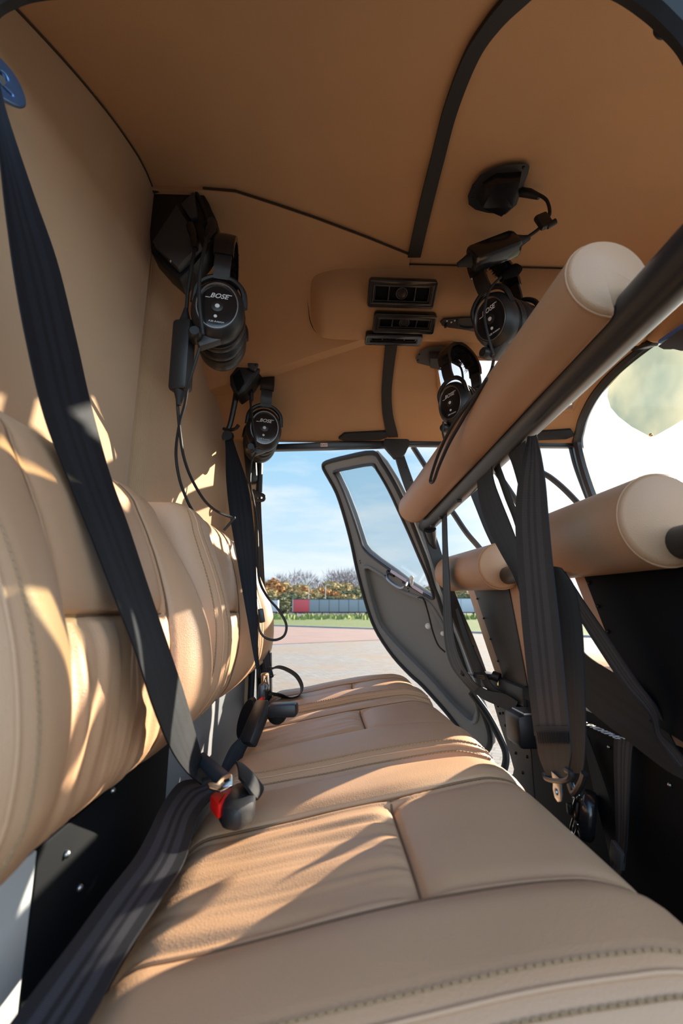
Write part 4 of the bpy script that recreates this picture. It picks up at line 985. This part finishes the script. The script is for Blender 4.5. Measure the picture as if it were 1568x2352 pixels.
b3 = thing('seat_belt', 'dark belt hanging on the far rear door post with a loose loop over the sill', 'seat belt', at(597, 1140, Y=1.30), 'rear seat belts')
mm = (at(590, 1140, Y=1.30) - at(591, 1140, Y=1.30)).length
plate([smooth2([(-14 * mm, 16 * mm), (-4 * mm, 12 * mm), (14 * mm, 4 * mm), (17 * mm, -6 * mm), (10 * mm, -13 * mm), (-14 * mm, -10 * mm)], 4), slot2(5 * mm, -4 * mm, 13 * mm, 7 * mm)], frame_m(at(593, 1140, Y=1.30), (1, -.2, 0), (0, 0, 1)), .004, .001).build('ring_plate', FRAMEBLUE, b3)
L, Q = strap_rows([(580, 1150, 599, 1144, 1.304), (584, 1200, 601, 1200, 1.304), (588, 1280, 605, 1280, 1.304), (594, 1380, 610, 1380, 1.30), (598, 1450, 613, 1450, 1.29), (602, 1505, 620, 1505, 1.27), (608, 1545, 624, 1540, 1.25)], 'Y', 5)
strap(L, Q, .0016, 6).build('shoulder_strap', WEBGREY, b3, angle=50)
lp = [(622, 1536), (640, 1529), (662, 1535), (684, 1550), (696, 1574), (690, 1594), (668, 1602), (646, 1594), (622, 1590)]
L = catmull([at(u, v, Y=1.19) for u, v in lp], 6); Q = catmull([at(u - 6, v + 6, Y=1.245) for u, v in lp], 6)
strap(L, Q, .0016, 6).build('loop_strap', WEB, b3, angle=50)
plate([rrect2(0, 0, .012, .026, .003), slot2(0, 0, .005, .018)], frame_m(at(620, 1544, Y=1.19), (1, -.4, .3), (-.4, 0, 1)), .003, .0008).build('latch_plate', FRAMEBLUE, b3)
MB().tube([at(606, 1500, Y=1.335), at(607, 1610, Y=1.335)], .022, 12).build('reel_cover', BLACK, b3)
# black grip handle on the rear door post
gp = thing('post_cover', 'black plastic cover on the far rear door post below the small headset', 'cover', at(573, 1060, Y=1.29))
MB().prism([at(u, v, Y=1.29) for u, v in ((557, 1015), (562, 1008), (586, 1020), (590, 1100), (584, 1108), (566, 1108))], (0, 1, 0), .022, .004).build('cover_body', BLACK, gp)

# ------------------------------------------------------------------ headsets
def headset(label, M, s, logo=True):
    t = thing('aviation_headset', label, 'headset', M.translation, 'aviation headsets')
    def cup(y, sgn, nm):
        C = M @ Matrix.Translation((0, y, 0)) @ Matrix.Rotation(R(90) * sgn, 4, 'X') @ Matrix.Diagonal((s, s, s, 1))
        # local Z of C points out of the ear
        E_ = lambda prof, n=40: MB().lathe(prof, n, C, .84, 1.06)
        e = E_([(.0300, .0005), (.0315, .0025), (.0335, .0025), (.0395, -.003), (.0420, -.010), (.0415, -.020), (.0385, -.027), (.030, -.030), (0, -.030)], 44).build('ear_cup', BLACK, t)
        E_([(0, .0008), (.015, .0012), (.026, .0012), (.0300, .0005), (.0300, -.003), (0, -.003)]).build('cover_plate', GLOSSBLACK, e)
        E_([(.0300, .0008), (.0308, .0030), (.0322, .0030), (.0328, .0015)]).build('trim_ring', STEEL, e)
        prof = [(.030 + .012 * math.cos(a), -.038 + .0105 * math.sin(a)) for a in [math.pi / 2 - math.pi * 2 * i / 16 for i in range(17)]]
        E_(prof, 44).build('ear_pad', EARPAD, e)
        for i in range(1):
            E_([(.0415 + .0008, -.0262), (.0423, -.0285), (.0415, -.0305)]).build('pad_seam', RUBBER, e)
        if logo and sgn > 0:
            T = C @ Matrix.Translation((0, 0, .0016))
            mb = text_mb('BOSE', .0098, T @ Matrix.Translation((.001, .0145, 0)), .0003, shear=.32, bold=.00012, spacing=1.02)
            for x0, x1, yy in ((-.0165, -.0105, .0112), (.0095, .0175, .0176)):
                mb.box((0, 0, 0), (x1 - x0, .0009, .0005), T.to_3x3().to_4x4())
                k = len(mb.v) - 8; off = T @ Vector(((x0 + x1) / 2, yy, 0))
                for q in range(k, k + 8): mb.v[q] = tuple(Vector(mb.v[q]) + off)
            mb.build('logo', LOGO, e, smooth=False)
            text_mb('A20 Aviation', .0038, T @ Matrix.Translation((.001, -.0235, 0)), .0002).build('model_lettering', LOGO, e, smooth=False)
            MB().lathe([(0, .0016), (.0062, .0016), (.0078, .0010)], 20, C).build('dial', BLACK, e)
            MB().lathe([(0, .0024), (.0027, .0024), (.0032, .0018)], 16, C).build('microphone_port', LOGO, e)
            MB().lathe([(0, .0022), (.0020, .0022), (.0024, .0014)], 16, C @ Matrix.Translation((-.001, -.0155, 0))).build('microphone_port', LOGO, e)
        return e
    near = cup(0, 1, 'near'); gap = .098 * s
    cup(gap, -1, 'far')
    W_ = lambda x, y, z: M @ Vector((x * s, y * s, z * s))
    # yokes, sliders, band
    for y, d in ((.012, 1), (.098 - .012, -1)):
        pts = catmull([(-.034, y, .010), (-.030, y - .004 * d, .034), (-.012, y - .003 * d, .050), (.012, y - .003 * d, .050), (.030, y - .004 * d, .034), (.034, y, .010)], 6)
        MB().tube([W_(*p) for p in pts], .0042 * s, 8).build('yoke', BLACK, t)
        sl = catmull([(0, y - .003 * d, .048), (0, y - .008 * d, .066), (0, y - .008 * d, .086)], 5)
        strap([W_(p.x - .011, p.y, p.z) for p in sl], [W_(p.x + .011, p.y, p.z) for p in sl], .0055 * s, 4).build('slider', BLACK, t, angle=40)
    arc = catmull([(0, .003, .082), (0, .002, .100), (0, .012, .120), (0, .032, .133), (0, .049, .136), (0, .066, .133), (0, .086, .120), (0, .096, .100), (0, .095, .082)], 6)
    strap([W_(p.x - .0135, p.y, p.z) for p in arc], [W_(p.x + .0135, p.y, p.z) for p in arc], .0075 * s, 5, .001).build('headband', GLOSSBLACK, t, angle=50)
    r_ = random.Random(5); fur = MB(); arc2 = catmull([(0, .016, .100), (0, .022, .113), (0, .036, .122), (0, .049, .124), (0, .062, .122), (0, .076, .113), (0, .082, .100)], 8)
    fur.tube([W_(*p) for p in arc2], .0105 * s, 10)
    for i in range(700):
        p = Vector(arc2[r_.randrange(len(arc2))]); d = Vector((r_.gauss(0, 1), r_.gauss(0, .7), r_.gauss(-.4, .8))).normalized()
        q = p + d * .0095; tip = p + d * r_.uniform(.013, .018); w = d.cross(Vector((r_.gauss(0, 1), r_.gauss(0, 1), r_.gauss(0, 1)))).normalized() * .0009
        fur.add([W_(*(q - w)), W_(*(q + w)), W_(*tip)], [(0, 1, 2)])
    fur.build('sheepskin_pad', FUR, t)
    # boom pivot below the near cup
    C = M @ Matrix.Translation((-.024 * s, .010 * s, -.043 * s)) @ Matrix.Rotation(R(90), 4, 'X') @ Matrix.Diagonal((s, s, s, 1))
    MB().lathe([(0, .016), (.006, .016), (.0085, .013), (.0090, .006), (.0090, -.004), (0, -.004)], 20, C).build('boom_pivot', BLACK, t)
    MB().box((0, 0, 0), (.030 * s, .014 * s, .014 * s), bev=.003).build('boom_socket', PLASTICGREY, t).data.transform(M @ Matrix.Translation((-.008 * s, .014 * s, -.044 * s)) @ Matrix.Rotation(R(-28), 4, 'Y'))
    return t
def cable(t, pts, r=.0022, name='cable', m=None):
    return MB().tube(catmull(pts, 6), r, 8).build(name, m or RUBBER, t)
def px(tab): return [at(u, v, **({k: d})) for u, v, k, d in tab]

M1 = frame_m(at(499, 704, Y=.70), (1, .16, 0), (-.16, 1, 0)); M1 = frame_m(M1.translation, (1, .14, -.04), (-.14, 1, 0))
h1 = headset('large black headset hanging on the bulkhead pod, its logo cup towards us', M1, 1.30)
cable(h1, px([(466, 768, 'Y', .685), (458, 700, 'Y', .675), (458, 640, 'Y', .675), (466, 585, 'Y', .68), (478, 540, 'Y', .70)]), .0032, 'microphone_boom')
MB().tube(px([(476, 550, 'Y', .70), (484, 528, 'Y', .705), (488, 512, 'Y', .71)]), [.006, .010, .007], 12).build('microphone', BLACK, h1)
def frame_y(o, xd, yd):
    y = Vector(yd).normalized(); x = Vector(xd); x = (x - y * x.dot(y)).normalized(); return frame_m(o, x, y)
def module(t, p0, p1, xd, w, d, gloss=BLACK):
    ax = (Vector(p1) - Vector(p0)); Ln = ax.length; M = frame_y((Vector(p0) + Vector(p1)) / 2, xd, ax)
    o = MB().box((0, 0, 0), (w, Ln, d), bev=min(w, d) * .28).build('control_module', gloss, t); o.data.transform(M)
    for s_ in (1, -1):
        MB().tube([M @ Vector((0, s_ * (Ln / 2 - .002), 0)), M @ Vector((0, s_ * (Ln / 2 + .012), 0)), M @ Vector((0, s_ * (Ln / 2 + .024), 0))], [w * .30, w * .18, w * .10], 10).build('strain_relief', RUBBER, t)
    return o, M, Ln
o, M, Ln = module(h1, at(425, 738, Y=.72), at(413, 900, Y=.73), (1, -.25, 0), .036, .026)
MB().lathe([(.0005, -.012), (.0165, -.012), (.0175, 0), (.0165, .012)], 18, M @ Matrix.Translation((0, -Ln * .22, 0)) @ Matrix.Rotation(R(90), 4, 'X'), 1.0, .75).build('grip_ring', PLASTICGREY, o)
cable(h1, px([(428, 712, 'Y', .72), (432, 665, 'Y', .715), (440, 610, 'Y', .71), (447, 572, 'Y', .715)]), .0034)
MB().tube(px([(448, 572, 'Y', .715), (446, 545, 'Y', .72), (438, 520, 'Y', .73)]), [.006, .0075, .009], 12).build('plug', GLOSSBLACK, h1)
cable(h1, px([(458, 800, 'Y', .695), (446, 840, 'Y', .70), (432, 885, 'Y', .71), (424, 930, 'Y', .73), (412, 975, 'Y', .75), (404, 1040, 'Y', .78), (412, 1100, 'Y', .80), (430, 1150, 'Y', .82), (446, 1180, 'Y', .84)]), .0028)
cable(h1, px([(407, 918, 'Y', .735), (409, 950, 'Y', .74), (414, 1000, 'Y', .76), (422, 1050, 'Y', .78), (440, 1100, 'Y', .81), (470, 1150, 'Y', .85), (500, 1176, 'Y', .88), (530, 1188, 'Y', .90), (538, 1190, 'Y', .90), (528, 1202, 'Y', .90), (514, 1218, 'Y', .90)]), .0028)

M2 = frame_m(at(607, 983, Y=1.13), (1, .25, -.03), (-.25, 1, 0))
h2 = headset('smaller black headset hanging in the far rear corner above the door post', M2, 1.34)
cable(h2, px([(590, 1028, 'Y', 1.11), (582, 985, 'Y', 1.11), (578, 950, 'Y', 1.11), (574, 915, 'Y', 1.12)]), .003, 'microphone_boom')
MB().ball(at(572, 899, Y=1.12), .011, 8).build('microphone', FUR, h2)
MB().tube(px([(560, 850, 'Y', 1.13), (568, 878, 'Y', 1.12), (577, 900, 'Y', 1.12), (578, 920, 'Y', 1.12)]), [.008, .009, .006, .004], 10).build('plug', BLACK, h2)
cable(h2, px([(578, 920, 'Y', 1.12), (574, 945, 'Y', 1.12), (576, 975, 'Y', 1.13), (580, 1010, 'Y', 1.15)]), .002)
cable(h2, px([(588, 1040, 'Y', 1.12), (578, 1060, 'Y', 1.13), (574, 1110, 'Y', 1.12), (582, 1150, 'Y', 1.08), (590, 1210, 'Y', 1.02), (592, 1270, 'Y', .98), (595, 1330, 'Y', .95), (612, 1368, 'Y', .92), (640, 1402, 'Y', .90), (657, 1434, 'Y', .90), (652, 1460, 'Y', .90), (630, 1470, 'Y', .90), (606, 1462, 'Y', .90), (594, 1440, 'Y', .90), (593, 1412, 'Y', .89)]), .0026)
MB().box(at(600, 1414, Y=.88), (.010, .010, .026), frame_m((0, 0, 0), (1, 0, .2), (0, 1, 0)), bev=.002).build('cable_clip', BLACK, h2)

M3 = frame_m(at(1126, 733, Y=.775), (.50, -.80, .10), (.80, .52, .14))
h3_ = headset('black headset hung from the headliner just above the leather crossbar pad', M3, 1.28)
cable(h3_, px([(1133, 815, 'Y', .745), (1120, 770, 'Y', .74), (1112, 720, 'Y', .74), (1122, 670, 'Y', .75), (1146, 640, 'Y', .76), (1160, 632, 'Y', .77)]), .0026, 'microphone_boom')
MB().tube(px([(1150, 638, 'Y', .765), (1168, 626, 'Y', .77), (1184, 620, 'Y', .775), (1192, 618, 'Y', .78)]), [.006, .011, .012, .007], 12).build('microphone', FUR, h3_)
o, M, Ln = module(h3_, at(1188, 556, Y=.72), at(1078, 598, Y=.73), (.25, .2, .9), .046, .036, GLOSSBLACK)
for q in (-.35, -.22, .02, .16, .30): MB().lathe([(0, .0005), (.0016, .0005), (.0019, 0)], 12, M @ Matrix.Translation((.005, -Ln * q, .0125))).build('indicator', LOGO, o)
cable(h3_, px([(1206, 548, 'Y', .715), (1232, 530, 'Y', .71), (1250, 512, 'Y', .70), (1262, 490, 'Y', .70), (1256, 462, 'Y', .70), (1238, 448, 'Y', .705), (1222, 444, 'Y', .71)]), .0032)
MB().tube(px([(1238, 452, 'Y', .705), (1215, 444, 'Y', .712), (1196, 441, 'Y', .718)]), [.0055, .0085, .0085], 12).build('plug', BLACK, h3_)
MB().box(at(1248, 508, Y=.70), (.026, .012, .030), frame_m((0, 0, 0), (1, 0, .5), (0, 1, 0)), bev=.004).build('cable_clip', BLACK, h3_)
MB().tube(px([(1256, 520, 'Y', .70), (1276, 508, 'Y', .695)]), .0055, 10).build('clip_barrel', BLACK, h3_)
cable(h3_, px([(1133, 828, 'Y', .77), (1128, 850, 'Y', .78), (1108, 885, 'X', .232), (1075, 925, 'X', .228), (1040, 975, 'X', .222), (1012, 1030, 'X', .214), (994, 1080, 'X', .206), (988, 1106, 'X', .203), (996, 1104, 'X', .203), (1008, 1070, 'X', .207), (1030, 1020, 'X', .213), (1058, 970, 'X', .22), (1090, 915, 'X', .226), (1118, 870, 'X', .23)]), .0030)

M4 = frame_m(at(1034, 925, Y=.99), (.52, -.80, .06), (.82, .50, .06))
h4 = headset('black headset hung deeper in the cabin beside the roof light', M4, 1.22)
cable(h4, px([(1018, 968, 'Y', .96), (1016, 990, 'Y', .97), (1020, 1010, 'Y', .98)]), .0026)
cable(h4, px([(1040, 828, 'Y', 1.03), (1058, 845, 'Y', 1.02), (1063, 875, 'Y', 1.01), (1060, 900, 'Y', 1.0)]), .0026)
MB().tube(px([(1022, 821, 'Y', 1.05), (1042, 827, 'Y', 1.03), (1056, 838, 'Y', 1.02)]), [.009, .009, .006], 10).build('plug', BLACK, h4)

# socket pods the headsets plug into
def pod(label, outline, Y0, th, m, inner=None, inner_m=None, off=.012, loc=None, normal=(0, 1, 0)):
    t = thing('headset_pod', label, 'socket pod', loc if loc else at(*outline[0], Y=Y0), 'headset socket pods')
    MB().prism([at(u, v, Y=Y0) for u, v in outline], normal, th, .004).build('housing', m, t)
    for q, im, o in (inner or []):
        MB().prism([at(u, v, Y=Y0 - .001) for u, v in q], (0, -1, 0), o, .003).build('facet', im, t)
    return t
p1 = pod('large black headset pod in the corner of bulkhead and headliner', [(347, 420), (437, 411), (460, 430), (480, 468), (498, 505), (500, 540), (470, 585), (440, 608), (413, 646), (380, 615), (346, 578), (342, 500)], .745, .045, BLACK,
         [([(356, 572), (412, 486), (440, 540), (468, 575), (440, 598), (414, 630)], PLASTICGREY, .018), ([(418, 478), (448, 448), (456, 505), (440, 512)], PLASTICGREY, .010)])
MB().tube(catmull([at(u, v, Y=.742) for u, v in ((350, 440), (438, 432), (452, 445), (472, 490), (482, 520))], 4), .0035, 8).build('rim', BLACK, p1)
MB().tube([at(478, 520, Y=.735), at(488, 512, Y=.72)], .010, 14).build('hanger_peg', BLACK, p1)
MB().ball(at(392, 600, Y=.727), .003, 6).build('screw', STEEL, p1)
p2 = pod('small dark headset pod in the far rear corner of the headliner', [(563, 815), (573, 806), (585, 810), (600, 838), (596, 850), (580, 872), (562, 897), (546, 908), (528, 885), (527, 862), (545, 842)], 1.085, .06, BLACK,
         [([(566, 822), (582, 815), (596, 838), (586, 856), (572, 850)], PLASTICGREY, .010), ([(534, 868), (552, 852), (562, 880), (546, 902)], PANELBLACK, .012)])
MB().ball(at(588, 838, Y=1.073), .003, 6).build('screw', BLACK, p2)
def ceil_pod(label, outline, inner, m, m2, scr):
    t = thing('headset_pod', label, 'socket pod', on_ceiling(*outline[0]), 'headset socket pods')
    b = [on_ceiling(u, v, -.001) for u, v in outline]; a = [on_ceiling(u, v, .009) for u, v in outline]
    mb = MB(); n = len(a); mb.add(b + a, [tuple(range(n))[::-1], tuple(range(n, 2 * n))] + [(i, (i + 1) % n, n + (i + 1) % n, n + i) for i in range(n)]); mb.build('base_plate', m, t)
    a = [on_ceiling(u, v, .008) for u, v in inner]; c = sum(a, Vector()) / len(a)
    k = [q.lerp(c, .12) + Vector((0, 0, -.020)) for q in a]; n = len(a)
    MB().add(a + k, [tuple(range(n))[::-1], tuple(range(n, 2 * n))] + [(i, (i + 1) % n, n + (i + 1) % n, n + i) for i in range(n)]).build('socket_cover', m2, t, angle=30)
    for u, v in scr: MB().ball(on_ceiling(u, v, .010), .0026, 6).build('screw', m2, t)
    return t
ceil_pod('flat black headset pod on the front headliner ahead of the roof bow', [(1206, 376), (1216, 382), (1212, 400), (1196, 440), (1186, 470), (1160, 493), (1120, 489), (1092, 482), (1076, 470), (1074, 450), (1084, 425), (1102, 402), (1130, 388), (1165, 379)],
         [(1198, 392), (1178, 460), (1150, 484), (1100, 462), (1108, 415), (1140, 396)], BLACK, GLOSSBLACK, ((1202, 385), (1090, 425), (1084, 455)))
ceil_pod('grey headset pod on the headliner behind the far headset', [(1042, 800), (1036, 825), (1018, 850), (990, 842), (958, 834), (954, 822), (964, 806), (985, 797), (1015, 795)],
         [(1030, 806), (1018, 838), (985, 830), (985, 806)], PLASTICGREY, PLASTICGREY, ((963, 815), (960, 828)))

# ------------------------------------------------------------------ air duct with outlets
du = thing('air_duct', 'tan padded air duct across the headliner carrying three vents', 'air duct', (.4, .95, 2.33))
sec = [(.872, 0), (.874, .014), (.880, .032), (.893, .050), (.912, .060), (.94, .065), (.965, .066), (.985, .063), (1.000, .054), (1.010, .036), (1.014, 0)]
rows = []
def sec_at(x):
    k = sstep((x + .062) / .055); e_ = sstep((x + .062) / .10)
    yc = .943
    return [Vector((x, yc + (y - yc) * (.80 + .20 * e_) - .030 * (x - .1) * 0, arch(y) - d * k + .001)) for y, d in sec]
xs = [-.062 + .12 * i / 14 for i in range(15)] + [.058 + .72 * i / 20 for i in range(1, 21)]
for x in xs: rows.append([p for p in catmull(sec_at(x), 3)])
MB().grid(rows).build('duct_body', HEADLINER, du, angle=70)
MB().tube([Vector((x, .871, arch(.871) - .003)) for x in xs[14:]], .0016, 6).build('piping', SEAMCLOTH, du)
MB().tube(catmull([on_ceiling(u, v, d) for u, v, d in ((830, 603, .004), (770, 607, .008), (722, 611, .012), (704, 622, .015), (702, 655, .018), (707, 700, .024), (714, 742, .030), (730, 765, .034), (762, 774, .037))], 5), .0016, 6).build('piping', SEAMCLOTH, du)
def vent(label, q, drops):
    P = [on_ceiling(u, v, d) for (u, v), d in zip(q, drops)]      # tl, tr, br, bl
    c = sum(P, Vector()) / 4; x = (P[1] - P[0]) + (P[2] - P[3]); y = (P[0] - P[3]) + (P[1] - P[2]); w, h = x.length / 2, y.length / 2
    M = frame_m(c, x, y)
    if M.col[2].to_3d().dot(EYE - c) < 0: M = frame_m(c, x, -y); 
    t = thing('air_vent', label, 'air vent', c, 'air vents in the duct')
    B = M @ Matrix.Translation((0, 0, .004))
    plate([rrect2(0, 0, w, h, .005), rrect2(0, 0, w - .018, h - .018, .003)], B, .014, .002).build('frame', GLOSSBLACK, t, angle=40)
    plate([rrect2(0, 0, w - .016, h - .016, .003)], M @ Matrix.Translation((0, 0, -.003)), .004).build('back_plate', PANELBLACK, t, angle=40)
    plate([rrect2(0, 0, w - .022, h - .022, .003), rrect2(0, 0, w - .027, h - .027, .002)], M @ Matrix.Translation((0, 0, .0035)), .008, .0006).build('inner_ring', GLOSSBLACK, t, angle=40)
    for sx_ in (-.2, .2):
        o = MB().box((sx_ * w, 0, .003), (.003, h - .02, .008), bev=.0008).build('vane', GLOSSBLACK, t); o.data.transform(M)
    if h > .03:
        MB().lathe([(0, .003), (.010, .004), (.0125, .002), (.0125, -.001)], 24, M @ Matrix.Diagonal((min(1, h / .05), min(1, h / .05), 1, 1))).build('round_tab', GLOSSBLACK, t)
        MB().lathe([(.0115, .0042), (.0125, .0046), (.0132, .0042)], 24, M @ Matrix.Diagonal((min(1, h / .05), min(1, h / .05), 1, 1))).build('tab_rim', PLASTICGREY, t)
    return t
vent('uppermost and largest of three black air vents on the duct', [(847, 639), (1003, 643), (991, 705), (846, 699)], (.056, .056, .065, .065))
vent('middle black air vent on the duct', [(860, 716), (1003, 720), (990, 762), (857, 757)], (.068, .068, .067, .067))
vent('lowest thin black air vent along the duct lower edge', [(838, 762), (971, 766), (960, 786), (842, 783)], (.070, .070, .052, .052))
sp_ = thing('switch_panel', 'small black switch panel on the duct beside the vents', 'switch panel', on_ceiling(1040, 742, .067))
ps = [on_ceiling(u, v, .068) for u, v in ((1010, 738), (1018, 730), (1060, 728), (1098, 726), (1100, 762), (1060, 754), (1030, 750), (1014, 746))]
n_ = (ps[2] - ps[0]).cross(ps[5] - ps[0]).normalized(); n_ = n_ if n_.dot(EYE - ps[0]) > 0 else -n_
MB().prism(ps, n_, .005, .001).build('plate', BLACK, sp_)
for u, v in ((1026, 737), (1036, 740), (1044, 736)): MB().ball(on_ceiling(u, v, .073), .0022, 6).build('marking_dot', LOGO, sp_)
MB().tube([on_ceiling(1024, 742, .071), on_ceiling(1022, 752, .083)], .003, 8).build('toggle', GLOSSBLACK, sp_)
MB().tube(catmull([on_ceiling(u, v, .077) for u, v in ((1050, 735), (1054, 750), (1072, 754), (1096, 752))], 5), .002, 6).build('wire', RUBBER, sp_)

# ------------------------------------------------------------------ exit label, visor, overhead console
ex = thing('exit_sign', 'small exit label with red letters on the door header rail', 'sign', at(744, 1022, Y=1.309))
MB().prism([at(u, v, Y=1.3105) for u, v in ((736, 1018), (752, 1018), (752, 1026), (736, 1026))], (0, -1, 0), .001).build('label', CREAM, ex, smooth=False)
text_mb('EXIT', .0094, frame_m(at(744, 1022, Y=1.3090), (1, 0, 0), (0, 0, 1)), .0002, bold=.0001).build('lettering', REDLET, ex, smooth=False)
vs = thing('sun_visor', 'pointed green tinted sun visor hanging behind the windscreen', 'sun visor', at(1470, 880, X=.80))
pts = [at(u, v, X=.80) for u, v in ((1515, 790), (1478, 806), (1440, 836), (1410, 868), (1397, 890), (1394, 910), (1402, 936), (1420, 957), (1450, 980), (1480, 996), (1493, 1003), (1503, 1000), (1535, 982), (1580, 955), (1640, 915), (1640, 790))]
MB().prism(pts, (1, 0, 0), .003).build('pane', VISOR, vs, smooth=False)
MB().ball(at(1494, 999, X=.798), .0042, 8).build('rivet', BRASS, vs)
oc = thing('overhead_console', 'tan overhead console with blue edged grey panel at the front roof edge', 'console', at(1540, 750, X=.80))
MB().prism([at(u, v, X=.79) for u, v in ((1470, 720), (1480, 786), (1510, 788), (1560, 770), (1660, 730), (1660, 660), (1568, 690))], (1, 0, 0), .12, .012).build('body', HEADLINER, oc)
MB().prism([at(u, v, X=.775) for u, v in ((1508, 790), (1512, 780), (1556, 750), (1660, 690), (1660, 720), (1556, 765))], (1, 0, 0), .03, .002).build('blue_edge', BLUEP, oc)
MB().prism([at(u, v, X=.77) for u, v in ((1508, 796), (1552, 764), (1600, 735), (1680, 735), (1680, 800), (1560, 806), (1535, 798), (1522, 803))], (1, 0, 0), .02, .003).build('panel', PLASTICGREY, oc)
MB().prism([at(u, v, X=.80) for u, v in ((1445, 790), (1500, 783), (1492, 794), (1470, 800), (1448, 806))], (1, 0, 0), .02, .002).build('bracket', BLACK, oc)
